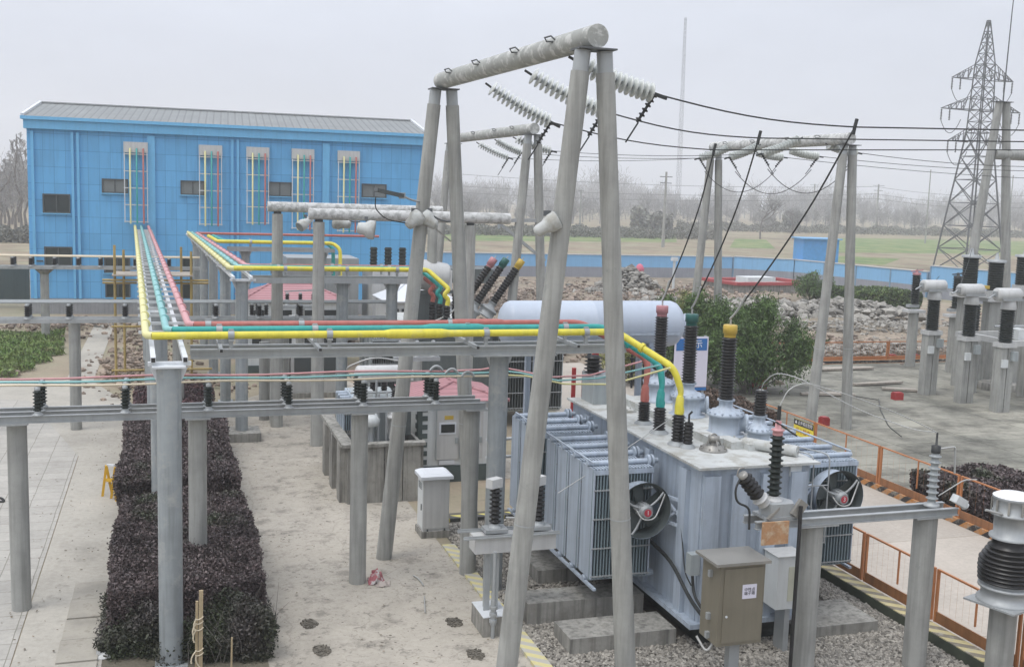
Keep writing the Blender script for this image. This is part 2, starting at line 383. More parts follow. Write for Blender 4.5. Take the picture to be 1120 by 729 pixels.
G_far = ground_mat('damp_mossy_paving', (.215, .21, .175), .25, joints=(3.2, 1.1), jw=.035, jcol=.6, stains=((.5, .5, .46, .62), (1.5, .3, .5, .66), (.15, .2, .5, .65)), tint=(.33, .315, .26))
G_bed = ground_mat('gravel_bed_base', (.11, .10, .085), .25, stains=((4, .3, .5, .7),), bump=.03)
G_soil = ground_mat('dark_planting_soil', (.13, .115, .085), .25, stains=((2, .3, .5, .7),), bump=.03)
sheet('ground', rect(-500, -50, 880, 1230), 0.0, G_dirt)
sheet('field', [(-500, 135), (60, 101), (62, 58), (880, 30), (880, 1230), (-500, 1230)], .006, G_field)
sheet('green_field', [tuple(gz(x, y)[:2]) for x, y in ((470, 263), (740, 265), (740, 255), (470, 250))], .012, G_green)
sheet('green_field', [tuple(gz(x, y)[:2]) for x, y in ((798, 271), (848, 272), (838, 262), (804, 261))], .012, G_green)
sheet('green_field', [tuple(gz(x, y)[:2]) for x, y in ((925, 285), (960, 288), (985, 281), (925, 275), (1120, 277), (1120, 262), (925, 258), (875, 262))], .013, G_green) if False else None
sheet('green_field', [tuple(gz(x, y)[:2]) for x, y in ((880, 276), (1030, 277), (1120, 280), (1120, 264), (925, 260), (880, 264))], .012, G_green)
sheet('green_field', [tuple(gz(x, y)[:2]) for x, y in ((900, 286), (966, 290), (985, 283), (900, 279))], .013, G_green)
sheet('demolition_ground', [(9, 45.5), (56, 47), (56, 96), (14, 96)], .005, ground_mat('demolition_dirt', (.25, .205, .15), .3, stains=((.25, .3, .5, .64), (.9, .4, .5, .64), (3, .4, .52, .64)), tint=(.33, .27, .205), bump=.05))
sheet('slab_paving', rect(-16, 8, -2.42, 41.3), .012, G_slab)
sheet('walkway', [(-2.40, 8), (-1.05, 8), (-1.05, 38), (-2.75, 43.6), (-2.75, 62), (-3.75, 62), (-3.75, 44.4), (-9, 43.9), (-9, 41.6), (-4.6, 40), (-2.40, 31.5)], .016, G_walk)
sheet('concrete_yard', [(1.5, 8), (5.62, 8), (5.62, 27), (9.5, 27), (9.5, 31.5), (6.5, 44), (1.5, 38)], .012, G_yard)
sheet('road', rect(13.2, 4, 18.25, 46), .010, G_road)
sheet('far_yard', rect(18.3, 12, 62, 44.2), .014, G_far)
sheet('gravel_bed', rect(5.88, 8, 12.8, 24.2), .012, G_bed)
sheet('planting_bed', [(-1.04, 13.5), (1.5, 13.5), (1.5, 38.2), (-1.04, 38.2)], .012, G_soil)
# edging slabs beside the planting bed, each a slab with open joints
for i in range(5):
    y0 = 16.6 + i * .92
    structure(MB().bbox((-1.75 + .01 * i, y0, .0), (-1.12, y0 + .88, .05 + .012 * (i % 2))).build('edging_slab', M['old_slab']))
def hazard(name, a, b, axis, per):
    m, nt, N, L, bs = _nt(name)
    g = N.new('ShaderNodeNewGeometry'); sp = N.new('ShaderNodeSeparateXYZ'); L.new(g.outputs['Position'], sp.inputs[0])
    t = _math(N, L, 'ADD', _math(N, L, 'MULTIPLY', sp.outputs[1], 1 / per), _math(N, L, 'MULTIPLY', sp.outputs[axis], (.9 if axis == 0 else 1.4) / per))
    s = _math(N, L, 'GREATER_THAN', _math(N, L, 'FRACT', t), .5)
    n = _noise(N, L, 5, 6, .7, g.outputs['Position'])
    c = _mix(N, L, s, a, b); c = _mix(N, L, _range(N, L, n.outputs['Fac'], .5, .68, 0, .75), c, (.36, .34, .28))
    L.new(c, bs.inputs['Base Color']); bs.inputs['Roughness'].default_value = .85
    return m
H_yel = hazard('faded_hazard_stripes', (.56, .50, .24), (.42, .40, .35), 0, .34)
H_road = hazard('worn_hazard_stripes', (.50, .43, .22), (.20, .175, .13), 0, .42)
H_far = hazard('orange_black_stripes', (.42, .19, .06), (.035, .03, .028), 2, .50)
M['kerb_side'] = mat('green_black_kerb_side', (.055, .065, .045), .9, var=.3, scale=3)  # darker green-black for the kerb face towards the gravel
structure(MB().bbox((5.62, 8, -.05), (5.90, 21.85, .06)).build('kerb', H_yel))
structure(MB().bbox((5.9, 23.5, -.05), (9.0, 23.75, .10)).build('kerb', hazard('cross_kerb_stripes', (.55, .48, .13), (.06, .06, .055), 0, .6)))
k = MB(); k.bbox((12.78, 4, -.05), (13.10, 23.5, .22)); k.m = 1; k.bbox((12.765, 4, .01), (12.779, 23.5, .205)); structure(k.build('kerb', [H_road, M['kerb_side']]))
structure(MB().bbox((18.26, 10, -.05), (18.42, 30, .16)).build('kerb', H_far))
# ------------------------------------------------------------------ blue control building
def facade_mat(name, col, dark):
    m, nt, N, L, bs = _nt(name)
    tc = N.new('ShaderNodeTexCoord'); sp = N.new('ShaderNodeSeparateXYZ'); L.new(tc.outputs['Object'], sp.inputs[0])
    def seam(sock, per, wd): return _math(N, L, 'LESS_THAN', _math(N, L, 'FRACT', _math(N, L, 'DIVIDE', sock, per)), wd / per)
    s = _math(N, L, 'MAXIMUM', seam(_math(N, L, 'ADD', sp.outputs[0], 40), .60, .022), seam(sp.outputs[2], .93, .026))
    wn = N.new('ShaderNodeTexWhiteNoise'); wn.noise_dimensions = '2D'; cb = N.new('ShaderNodeCombineXYZ')
    L.new(_math(N, L, 'FLOOR', _math(N, L, 'DIVIDE', _math(N, L, 'ADD', sp.outputs[0], 40), .60)), cb.inputs[0]); L.new(_math(N, L, 'FLOOR', _math(N, L, 'DIVIDE', sp.outputs[2], .93)), cb.inputs[1]); L.new(cb.outputs[0], wn.inputs['Vector'])
    col = _mix(N, L, 1, col, _range(N, L, wn.outputs['Value'], 0, 1, .94, 1.05), 'MULTIPLY')
    n = _noise(N, L, .5, 5, .6, tc.outputs['Object']); n2 = _noise(N, L, 1, 5, .6, tc.outputs['Object'], (3, 3, .3))
    c = _mix(N, L, 1, col, _range(N, L, n.outputs['Fac'], .3, .7, .95, 1.05), 'MULTIPLY')
    c = _mix(N, L, 1, c, _range(N, L, n2.outputs['Fac'], .5, .75, 1, .82), 'MULTIPLY')
    c = _mix(N, L, s, c, dark); L.new(c, bs.inputs['Base Color']); bs.inputs['Roughness'].default_value = .55
    return m
M['blue_wall'] = facade_mat('blue_panel_facade', (.122, .395, .68), (.058, .23, .45))
M['blue_trim'] = mat('blue_trim_paint', (.15, .44, .70), .5, var=.05, streak=.08)
M['plinth'] = mat('grey_plinth', (.27, .275, .28), .8, var=.12, streak=.2)
def roof_mat(name, col, per, axis=0):
    m, nt, N, L, bs = _nt(name)
    tc = N.new('ShaderNodeTexCoord'); sp = N.new('ShaderNodeSeparateXYZ'); L.new(tc.outputs['Object'], sp.inputs[0])
    f = _math(N, L, 'FRACT', _math(N, L, 'DIVIDE', _math(N, L, 'ADD', sp.outputs[axis], 50), per))
    n = _noise(N, L, .6, 5, .6, tc.outputs['Object'])
    c = _mix(N, L, 1, col, _range(N, L, n.outputs['Fac'], .3, .7, .88, 1.12), 'MULTIPLY')
    c = _mix(N, L, _math(N, L, 'LESS_THAN', f, .22), c, tuple(v * .72 for v in col)); L.new(c, bs.inputs['Base Color']); bs.inputs['Roughness'].default_value = .6
    h = _math(N, L, 'PINGPONG', f, .5); _bump(N, L, bs, h, .06)
    return m
BL = gz(34, 343); BW, BH = 22.6, 10.35
BR = D2R(-3.0)
bld = thing('control_building', 'tall blue panelled control building with low grey sheet-metal roof', 'building', (BL.x, BL.y, 0), BR)
def lb(mb, a, b): return mb   # (kept simple: parts below are authored in the building's own frame)
class LMB(MB):                # local-frame builder: points are given in the parent's frame
    def __init__(s, root): super().__init__(); s.W = WM[root]
    def raw(s, vs, fs, smooth=False): return super().raw([s.W @ Vector(p) for p in vs], fs, smooth)
bw = LMB(bld).bbox((0, .0, .9), (BW, 12.0, BH + .119)); wall_b = bw.build('wall', M['blue_wall'], bld)
LMB(bld).bbox((-.04, -.05, 0), (BW + .04, 12.05, .9)).build('plinth', M['plinth'], bld)
e = LMB(bld).bbox((-.12, -.30, BH + .12), (BW + .12, 12.3, BH + .62)); e.bbox((-.25, -.45, BH + .621), (BW + .25, 12.45, BH + .80)); e.build('eave_band', M['blue_trim'], bld)
rf = LMB(bld); y0, y1, zr, z0 = -.38, 12.3, BH + 1.95, BH + .802
rf.raw([(-.15, y0, z0), (BW + .15, y0, z0), (BW + .15, 6, zr), (-.15, 6, zr), (BW + .15, y1, z0), (-.15, y1, z0)], [(0, 1, 2, 3), (3, 2, 4, 5), (0, 3, 5), (1, 4, 2)])
roof = rf.build('roof', roof_mat('ribbed_grey_roof', (.20, .21, .205), .42), bld)
for xx in (-.15, BW + .15):
    LMB(bld).bar((xx, y0, z0 + .06), (xx, 6, zr + .06), .16, .14).build('barge_board', M['white_rail'], roof)
LMB(bld).bar((-.3, 6, zr + .05), (BW + .3, 6, zr + .05), .3, .08).build('ridge_cap', M['grey_beam'], roof)
def bx(px): return (gy(px, 200, BL.y - .2).x - BL.x)
for px, wd in ((36, .16), (80, .14), (86, .14), (166, .42), (254, .14), (260, .14), (355, .42), (461, .16)):
    LMB(bld).bbox((bx(px) - wd / 2, -.16, .9), (bx(px) + wd / 2, -.001, BH)).build('pilaster' if wd > .3 else 'downpipe', M['blue_trim'], bld)
def bz(px, py): return gy(px, py, BL.y - .3).z
def window(px0, py0, px1, py1, gl):
    x0, x1 = bx(px0), bx(px1); z1, z0 = bz(px0, py0), bz(px0, py1)
    f = LMB(bld); xm = (x0 + x1) / 2
    f.bbox((x0 - .07, -.11, z0 - .07), (x1 + .07, -.002, z0)); f.bbox((x0 - .07, -.11, z1), (x1 + .07, -.002, z1 + .07)); f.bbox((x0 - .07, -.11, z0 + .0005), (x0, -.002, z1 - .0005)); f.bbox((x1, -.11, z0 + .0005), (x1 + .07, -.002, z1 - .0005)); f.bbox((xm - .03, -.07, z0 + .0005), (xm + .03, -.002, z1 - .0005)); f = f.build('window', M['frame_dk'], bld)
    p = LMB(bld); p.bbox((x0 + .0005, -.02, z0 + .0005), (xm - .0305, -.003, z1 - .0005)); p.bbox((xm + .0305, -.035, z0 + .0005), (x1 - .0005, -.003, z1 - .0005)); p.build('pane', gl, f)
    LMB(bld).bbox((x0 - .12, -.16, z0 - .13), (x1 + .12, -.002, z0 - .071)).build('sill', M['blue_trim'], f)
for a in ((47.5, 213, 75, 231.5, 0), (48, 271, 76, 290, 0), (113, 196.5, 139, 209.5, 1), (199, 198.5, 223, 211.5, 1), (294, 200, 317, 213, 1), (395, 202, 419, 214.5, 1), (114, 283, 140, 297, 0), (115, 311, 140, 324, 0), (200, 283, 217, 297, 0), (200, 311, 217, 325, 0)):
    window(*a[:4], M['glass_g'] if a[4] else M['glass'])
LMB(bld).bbox((bx(37), -.06, 3.0), (bx(45), -.003, 3.08)).build('cable_tray', M['frame_dk'], bld)
# wall bushing risers: plate, ladder frame and three coloured tubes standing off the wall
RISE = []
for n_, (px, zb) in enumerate(((149.5, 5.35), (230.5, 5.3), (281.5, 5.45), (330, 5.2), (379, 5.1))):
    xc = bx(px)
    place = ['leftmost, above the long pipe bridge', 'second from the left', 'middle of five', 'second from the right', 'rightmost of five'][n_]
    p0 = WM[bld] @ Vector((xc, -.3, zb))
    r = thing('busbar_riser', 'upright rack of coloured tubes on the blue wall, ' + place, 'busbar riser', p0, BR, 'busbar risers on the blue building')
    WMr = WM[bld]
    m_ = LMB(bld).bbox((xc - .66, -.34, 9.35), (xc + .66, -.003, 9.95)); m_.build('wall_plate', M['cab'], r)
    f = LMB(bld)
    for s in (-.62, .62): f.bbox((xc + s - .025, -.40, zb), (xc + s + .025, -.35, 9.33))
    for k_ in range(5):
        z_ = zb + .03 + k_ * (9.2 - zb) / 4; f.bbox((xc - .66, -.35, z_), (xc + .66, -.30, z_ + .06))
        for s in (-.62, .62): f.bbox((xc + s - .03, -.30, z_), (xc + s + .03, -.004, z_ + .05))
    f.build('frame', M['white_rail'], r)
    for s, c_ in ((-.30, 'yellow_f'), (.06, 'teal'), (.42, 'red')):
        if n_ == 0 and c_ == 'red': pass
        LMB(bld).tube([(xc + s, -.1, 9.62), (xc + s, -.5, 9.55), (xc + s, -.5, zb - .05)], .048, 8).build('busbar_tube', M[c_], r)
    RISE.append((xc, zb))
# ------------------------------------------------------------------ boundary wall
M['wall_blue'] = mat('pale_blue_wall_paint', (.21, .43, .66), .8, var=.06, scale=.8, streak=.1)
M['wall_pil'] = mat('wall_pilaster_paint', (.17, .27, .37), .8)
M['wall_grey'] = mat('grey_wall_base', (.27, .28, .31), .85, var=.1, scale=.8, streak=.12)
def wallrun(label, pts, hs):
    mb = MB(); cp = MB(); ps = MB()
    root = thing('boundary_wall', label, 'wall', (pts[0][0], pts[0][1], 0))
    for (a, b, h) in zip(pts, pts[1:], hs):
        a3 = Vector((a[0], a[1], 0)); b3 = Vector((b[0], b[1], 0)); Z = Vector((0, 0, 1))
        mb.m = 1; mb.bar(a3 + Z * .5, b3 + Z * .5, .26, 1.0); mb.m = 0; mb.bar(a3 + Z * (1.0 + (h - 1.0) / 2), b3 + Z * (1.0 + (h - 1.0) / 2), .24, h - 1.0)
        cp.bar(a3 + Z * (h + .03), b3 + Z * (h + .03), .36, .07)
        k_ = max(1, int((b3 - a3).length / 3.9))
        for i in range(k_ + 1):
            q = a3.lerp(b3, i / k_); ps_ = MB(); ps_.bar(q + Z * .001, q + Z * (h - .02), .30, .16); ps_.build('pilaster', M['wall_pil'], root)
    mb.build('wall_panel', [M['wall_blue'], M['wall_grey']], root); cp.build('coping', M['cab'], root)
wallrun('long blue boundary wall with grey base behind the cleared ground', [(12, 97), (54.5, 97)], [2.15])
wc = [(54.7, 96.8)] + [tuple(gz(x, y, 2.2)[:2]) for x, y in ((870, 284), (1016, 297.5))]
wallrun('blue and grey boundary wall receding right in front of the small hut', wc, [2.2, 2.2])
w0 = Vector((*wc[-1], 0)); wd_ = (w0 - Vector((*wc[-2], 0))).normalized()
wallrun('higher stepped end of the blue boundary wall below the lattice tower', [tuple((w0 + wd_ * .3)[:2]), tuple((w0 + wd_ * 30)[:2])], [2.75])
# hut beyond the wall
h0 = gz(886, 290); hut = thing('field_hut', 'small bright blue flat-roofed hut standing beyond the boundary wall', 'hut', (h0.x, h0.y, 0), -.25)
LMB(hut).bbox((-1.0, 0, 0), (3.6, 4, 3.3)).build('wall', mat('hut_blue', (.06, .28, .58), .6), hut)
LMB(hut).bbox((-1.3, -.3, 3.301), (3.9, 4.3, 3.45)).build('roof', mat('hut_roof', (.16, .38, .62), .6), hut)
LMB(hut).bbox((-2.6, -.5, 0), (-1.05, 2.5, .5)).build('step', M['wall_blue'], hut)
# raised basin with red rim
pb = thing('raised_basin', 'low round-cornered basin with a red rim and pale slab on top near the far wall', 'basin', (49.5, 83, 0), .1)
LMB(pb).bbox((-4.2, -2.6, 0), (3.6, 2.4, .72)).build('wall', M['rough_conc'], pb)
rm = LMB(pb)
for a, b in (((-4.4, -2.8), (3.8, -2.3)), ((-4.4, 2.0), (3.8, 2.6)), ((-4.4, -2.299), (-3.9, 1.999)), ((3.3, -2.299), (3.8, 1.999))): rm.bbox((*a, .721), (*b, .98))
rm.build('rim', mat('basin_red', (.36, .06, .06), .6), pb)
LMB(pb).bbox((-1.9, -.9, .722), (1.0, .9, 1.25)).build('slab', M['box_white'], pb)
# ------------------------------------------------------------------ lattice tower
def lattice(mb, base, top, wb, wt, z0, z1, n, r):
    lv = [z0 + (z1 - z0) * (1 - (1 - i / n) ** 1.0) for i in range(n + 1)]
    def c(z):
        t = (z - z0) / (z1 - z0); h = (wb + (wt - wb) * t) / 2; x = base[0] + (top[0] - base[0]) * t; y = base[1] + (top[1] - base[1]) * t
        return [Vector((x + sx * h, y + sy * h, z)) for sx, sy in ((-1, -1), (1, -1), (1, 1), (-1, 1))]
    for a, b in zip(lv, lv[1:]):
        A, B = c(a), c(b)
        for i in range(4):
            j = (i + 1) % 4
            mb.bar(A[i], B[i], r * 1.7, r * 1.7); mb.bar(A[i], B[j], r, r); mb.bar(A[j], B[i], r, r); mb.bar(B[i], B[j], r, r)
M['lattice'] = mat('grey_lattice_steel', (.11, .117, .12), .6, .2, var=.12)
TX, TY = 94.8, 110.0
tw = thing('transmission_tower', 'tall grey steel lattice transmission tower with three crossarms beyond the wall', 'pylon', (TX, TY, 0), 0)
b_ = MB(); lattice(b_, (TX, TY), (TX, TY), 5.8, 2.1, 0, 17.0, 6, .085); lattice(b_, (TX, TY), (TX, TY), 2.1, 1.6, 17.0, 25.2, 6, .065); lattice(b_, (TX, TY), (TX, TY), 1.6, .25, 25.2, 30.4, 4, .06)
b_.build('lattice_body', M['lattice'], tw)
for z_, hl, hr in ((23.4, 4.7, 4.4), (19.7, 5.9, 5.9), (15.9, 4.6, 4.6)):
    a_ = MB()
    for s, hl_ in ((-1, hl), (1, hr)):
        tip = Vector((TX + s * hl_, TY, z_)); 
        for yy in (-.9, .9):
            a_.bar((TX + s * .8, TY + yy, z_), tip, .10, .10); a_.bar((TX + s * .8, TY + yy, z_ + 1.8), tip, .07, .07)
            for q in range(1, 4):
                p_ = Vector((TX + s * .8, TY + yy, z_)).lerp(tip, q / 4); p2 = Vector((TX + s * .8, TY + yy, z_ + 1.8)).lerp(tip, (q - .5) / 4); p3 = Vector((TX + s * .8, TY + yy, z_ + 1.8)).lerp(tip, q / 4)
                a_.bar(p_, p2, .07, .07); a_.bar(p_, p3, .07, .07)
    arm = a_.build('crossarm', M['lattice'], tw)
    for s, hl_ in ((-1, hl), (1, hr)):
        for dx in (.1, 1.3):
            t_ = Vector((TX + s * (hl_ - dx), TY, z_)); i_ = MB().sheds(t_ + Vector((0, 0, -.1)), (0, 0, -1), 1.3, .05, .14, 7, 8); i_.build('insulator_string', M['wire'], arm)
        q = Vector((TX + s * (hl_ - .1), TY, z_ - 1.4)); MB().tube(arc(q, Vector((TX + s * (hl_ - 3.0), TY, z_ - 1.2)), 1.6, 10), .04, 5).build('jumper', M['wire'], arm)
# tall radio mast
mp0 = gy(740, 252, 300); mast = MB(); lattice(mast, (mp0.x, 300), (mp0.x - .6, 300), 1.3, .5, 0, 62, 24, .022)
tag(mast.build('radio_mast', M['lattice'], origin=(mp0.x, 300, 0)), 'very tall thin lattice radio mast fading into the haze behind the fields', 'mast')
# slim poles
def upole(label, x, y, h, r, arms=()):
    t = thing('utility_pole', label, 'utility pole', (x, y, 0)); MB().tube([(x, y, 0), (x, y, h)], [r * 1.3, r * .8], 8).build('pole', M['pole'], t)
    for z_, l_ in arms:
        MB().bbox((x - l_, y - .06, z_ - .06), (x + l_, y + .06, z_ + .06)).build('crossarm', M['lattice'], t)
p = gy(725, 268, 160); upole('concrete utility pole with short crossarms just right of the tall front gantry leg', p.x, 160, 12.2, .22, ((11.4, 1.1), (10.4, 1.0)))
p = gy(634, 250, 210); upole('short thin utility pole seen between the two front gantry legs', p.x, 210, 9.3, .18, ((9, .6),))
p = gy(1013, 250, 200); upole('thin bare mast standing in the field left of the lattice tower', p.x, 200, 16.2, .13, ())
p = gy(958, 245, 300); upole('distant utility pole with two crossarms above the far trees', p.x, 300, 15, .3, ((14.6, 2.2), (13, 1.8)))
p = gy(888, 250, 330); upole('faint far utility pole over the bare tree', p.x, 330, 15, .28, ((14.6, 1.8),))
p = gy(1103, 250, 205); upole('thin pole rising behind the concrete gantry at the right edge', p.x, 205, 16, .13, ())
# ------------------------------------------------------------------ trees
M['bark'] = mat('grey_winter_bark', (.15, .135, .12), .9, var=.2)
M['twig_hazed'] = mat('haze_paled_poplar_twigs', (.30, .29, .28), .9, var=.2, scale=.3, island=.3)  # lighter copy of the twig colour, with the paling of haze painted in
M['twig'] = mat('winter_twigs', (.22, .215, .21), .9, var=.25, scale=.3, island=.3)
M['twig_dk'] = mat('dark_scrub', (.15, .15, .125), .9, var=.35, scale=.15, island=.4)
M['ever'] = mat('evergreen_leaves', (.072, .125, .030), .6, var=.45, scale=1.2, island=.5)
M['ever_y'] = mat('yellowish_leaves', (.20, .21, .065), .7, var=.25, scale=1.2, island=.5)
def bare_tree(name, label, x, y, h, spread, seed, group=None, tw=.05, poplar=False):
    rng = random.Random(seed); t = thing(name, label, 'tree', (x, y, 0), 0, group)
    tr = MB(); q = []
    def grow(p, d, L_, r, lev):
        n_ = 3; pts = [p]
        for i in range(n_):
            d = (d + Vector((rng.gauss(0, .12), rng.gauss(0, .12), rng.gauss(.04, .06)))).normalized(); pts.append(pts[-1] + d * L_ / n_)
        if lev <= 2: tr.tube(pts, [r, r * .85, r * .7, r * .55], 5, caps=False)
        if lev >= 3:
            for a, b in zip(pts, pts[1:]):
                s = Vector((rng.gauss(0, 1), rng.gauss(0, 1), rng.gauss(0, 1))).normalized() * tw; q.append([a - s, a + s, b + s * .4, b - s * .4])
        if lev >= 5: return
        k = (4 if poplar else 3) + (lev < 3)
        for i in range(k):
            tt = rng.uniform(.35, 1); bp = pts[min(int(tt * 3), 2)].lerp(pts[min(int(tt * 3) + 1, 3)], (tt * 3) % 1)
            sp = .45 if poplar else spread
            nd = (d + Vector((rng.gauss(0, sp), rng.gauss(0, sp), rng.gauss(.12, .25)))).normalized()
            grow(bp, nd, L_ * rng.uniform(.55, .8), r * .5, lev + 1)
    if poplar:
        pts = [Vector((x + rng.gauss(0, .15) * i, y, h * i / 6)) for i in range(7)]; tr.tube(pts, [.22 * (1 - i / 7) + .03 for i in range(7)], 5, caps=False)
        for i in range(34):
            tt = rng.uniform(.15, .98); bp = Vector((x, y, h * tt)); a = rng.uniform(0, 6.28)
            grow(bp, Vector((math.cos(a), math.sin(a), 1.6)).normalized(), h * .17 * (1.15 - tt), .05, 3)
    else: grow(Vector((x, y, 0)), Vector((0, 0, 1)), h * .42, h * .022, 0)
    tr.build('trunk', M['bark'], t); quads('crown', np.array([[v[:] for v in f] for f in q]), M['twig_hazed'] if poplar else M['twig'], t)
p = gy(832, 252, 205); bare_tree('bare_tree', 'large spreading bare winter tree in the field behind the middle gantry', p.x, 205, 10.6, .62, 3, tw=.055)
p = gy(868, 252, 210); bare_tree('bare_tree', 'smaller leaning bare tree to the right of the large spreading one', p.x, 210, 8.6, .7, 8, tw=.05)
for i, (px, Y, h) in enumerate(((2, 172, 8.8), (9, 180, 10.5), (17, 176, 13.4), (24, 184, 14.6), (29, 190, 13.2), (13, 200, 12), (6, 205, 11), (21, 210, 14.5))):
    p = gy(px, 250, Y); bare_tree('bare_tree', 'slender bare poplar in the misty row left of the blue building', p.x, Y, h, .4, 20 + i, 'poplars left of the blue building', tw=.06, poplar=True)
# far wood: one misty mass of leafless crowns with scrub below
rng = np.random.default_rng(5); P = []
def wood(px0, px1, Y, hmin, hmax, n, k, size, seed):
    """leafless crowns: ovals of fine upright twig flecks on thin stems"""
    r_ = np.random.default_rng(seed); out = []
    for i in range(n):
        px = r_.uniform(px0, px1); Yt = Y * r_.uniform(.88, 1.15); p_ = gy(px, 230, Yt); h = r_.uniform(hmin, hmax) * (.72 + .45 * abs(math.sin(px * .013 + seed)))
        wr = h * r_.uniform(.22, .36); zc = h * r_.uniform(.5, .6)
        d = r_.normal(size=(k, 3)); d /= np.linalg.norm(d, axis=1)[:, None]; rad = r_.random(k) ** .45
        c_ = d * rad[:, None] * np.array([wr, wr, h * .42]) * (1 + .25 * r_.normal(size=(k, 1))) + np.array([p_.x, Yt, zc]); c_[:, 2] = np.clip(c_[:, 2], .3, None)
        e = d * .6 + r_.normal(size=(k, 3)) * .5 + np.array([0, 0, .8]); e /= np.linalg.norm(e, axis=1)[:, None]
        sd_ = np.cross(e, np.array([.31, .95, 0.0]) + r_.normal(size=(k, 3)) * .3); sd_ /= np.linalg.norm(sd_, axis=1)[:, None]
        L_ = (size * 7 * (.5 + r_.random(k)))[:, None]; w_ = (size * (.4 + .6 * r_.random(k)))[:, None]
        out.append(np.stack([c_ - e * L_ * .5 - sd_ * w_ * .5, c_ - e * L_ * .5 + sd_ * w_ * .5, c_ + e * L_ * .5 + sd_ * w_ * .15, c_ + e * L_ * .5 - sd_ * w_ * .15], 1))
        z_ = np.array([p_.x, Yt, 0.0]); q = size * 1.1; out.append(np.array([[z_ + (-q, q * .3, 0), z_ + (q, -q * .3, 0), z_ + (q * .4, 0, h * .7), z_ + (-q * .4, 0, h * .7)]]))
    return np.concatenate(out)
tag(quads('far_wood', np.concatenate([wood(460, 1140, 330, 5, 9, 130, 230, .15, 2), wood(440, 1150, 470, 9, 15, 190, 220, .24, 6), wood(420, 1160, 700, 14, 25, 190, 220, .40, 9), wood(-60, 60, 300, 9, 14, 40, 230, .15, 4), wood(-260, 470, 480, 9, 15, 120, 200, .24, 12)]), M['twig']), 'misty belt of leafless trees along the horizon', 'wood', kind='stuff')
def scrub(px0, px1, py, Y, hgt, n, size, seed, dy=8):
    r_ = np.random.default_rng(seed); px = r_.uniform(px0, px1, n); Yt = Y + r_.uniform(-dy, dy, n)
    C = np.array([gy(a, py, b)[:] for a, b in zip(px, Yt)]); hh = hgt * (.78 + .14 * np.sin(px * .11 + seed) + .12 * np.sin(px * .29)); C[:, 2] = np.abs(r_.random(n)) * hh
    return leafquads(C, size, r_, .7)
tag(quads('field_hedgerow', np.concatenate([scrub(455, 790, 250, 205, 2.1, 26000, .36, 1, 11), scrub(740, 1150, 250, 268, 2.4, 26000, .45, 2, 14), scrub(-30, 40, 250, 150, 2.0, 3500, .45, 3)]), M['twig_dk']), 'dark scrubby hedgerow along the far edge of the fields', 'hedgerow', kind='stuff')
tag(quads('field_hedgerow', np.concatenate([scrub(856, 874, 248, 270, 7, 700, 1.0, 4, 4), scrub(690, 735, 246, 260, 6, 1500, 1.2, 7, 6)]), M['twig_dk']), 'rounded dark scrub clumps standing in front of the misty wood', 'scrub', kind='stuff')
# ------------------------------------------------------------------ portal gantries of concrete poles
def gantry(label, X0, Y0, X1, Y1, zb, r, sp0, sp1, rl=.135, lite=False):
    t = thing('concrete_gantry', label, 'gantry', ((X0 + X1) / 2, (Y0 + Y1) / 2, 0))
    d = Vector((X1 - X0, Y1 - Y0, 0)).normalized()
    a = Vector((X0, Y0, zb + r)) - d * .12; b = Vector((X1, Y1, zb + r)) + d * .18
    k = MB(); k.tube([a, a.lerp(b, .5), b], r, 20); beam = k.build('beam', M['pole_white'] if lite else M['pole_flake'], t)
    rings = MB()
    for f in (.16, .36, .62, .84):
        q = a.lerp(b, f); rings.tube([q + Vector((-r * .9, 0, r * .45)), q + Vector((-r * 1.3, 0, r * .75)), q + d * .16 + Vector((-r * 1.5, 0, r * .7)), q + d * .2 + Vector((-r * 1.2, 0, r * .4)), q + d * .04 + Vector((-r * .98, 0, r * .3))], .014, 5)
    rings.build('lifting_loop', M['lattice'], beam)
    for (X, Y), (s0, s1) in (((X0, Y0), sp0), ((X1, Y1), sp1)):
        MB().box((X, Y, zb - .012), (r * 3.4, r * 2.4, .022), rz=0).build('cap_plate', M['lattice'], t)
        for s, sp in ((-1, s0), (1, s1)):
            top = Vector((X + s * .165, Y, zb - .03)); ft = Vector((X + s * sp, Y, -.1)); n_ = top.lerp(ft, .03)
            lg = MB().tube([ft, ft.lerp(top, .5), n_], [rl * 1.22, rl * 1.08, rl], 18); leg = lg.build('leg', M['pole'], t)
            MB().tube([n_, top], rl * .86, 14).build('steel_head', M['galv'], leg)
            MB().tube([ft.lerp(top, .30), ft.lerp(top, .302)], rl * 1.165, 18).build('band', M['galv'], leg)
    return t
gantry('nearest tall A-frame concrete gantry straddling the left edge of the gravel bed', 5.74, 14.44, 5.31, 21.4, 9.68, .165, (1.06, .98), (1.06, .86))
gantry('second A-frame concrete gantry behind the nearest one, between the two transformers', 11.86, 35.1, 11.4, 44.1, 9.68, .19, (.85, .75), (.85, .75), .15)
gantry('A-frame concrete gantry in the middle of the damp far yard', 21.5, 31.0, 21.25, 39.7, 9.62, .2, (.75, .72), (.75, .72), .15, True)
g4 = thing('concrete_gantry', 'tall pointed concrete gantry cut by the right edge of the picture', 'gantry', (40.07, 45.0, 0))
for s, xb in ((-1, 38.41), (1, 41.65)):
    ft = Vector((xb, 45, -.1)); top = Vector((40.07 + s * .21, 45, 13.02)); MB().tube([ft, ft.lerp(top, .5), top], [.27, .235, .19], 16).build('leg', M['pole'], g4)
MB().tube([(39.8, 45, 10.45), (48.5, 45, 10.45)], .26, 16).build('beam', M['pole'], g4)
MB().box((40.07, 45, 13.04), (.9, .5, .03)).build('cap_plate', M['lattice'], g4)
MB().tube([(40.07, 45, 13.05), (40.14, 45, 17.5), (40.25, 45, 20.5)], [.035, .025, .015], 6).build('lightning_rod', M['lattice'], g4)
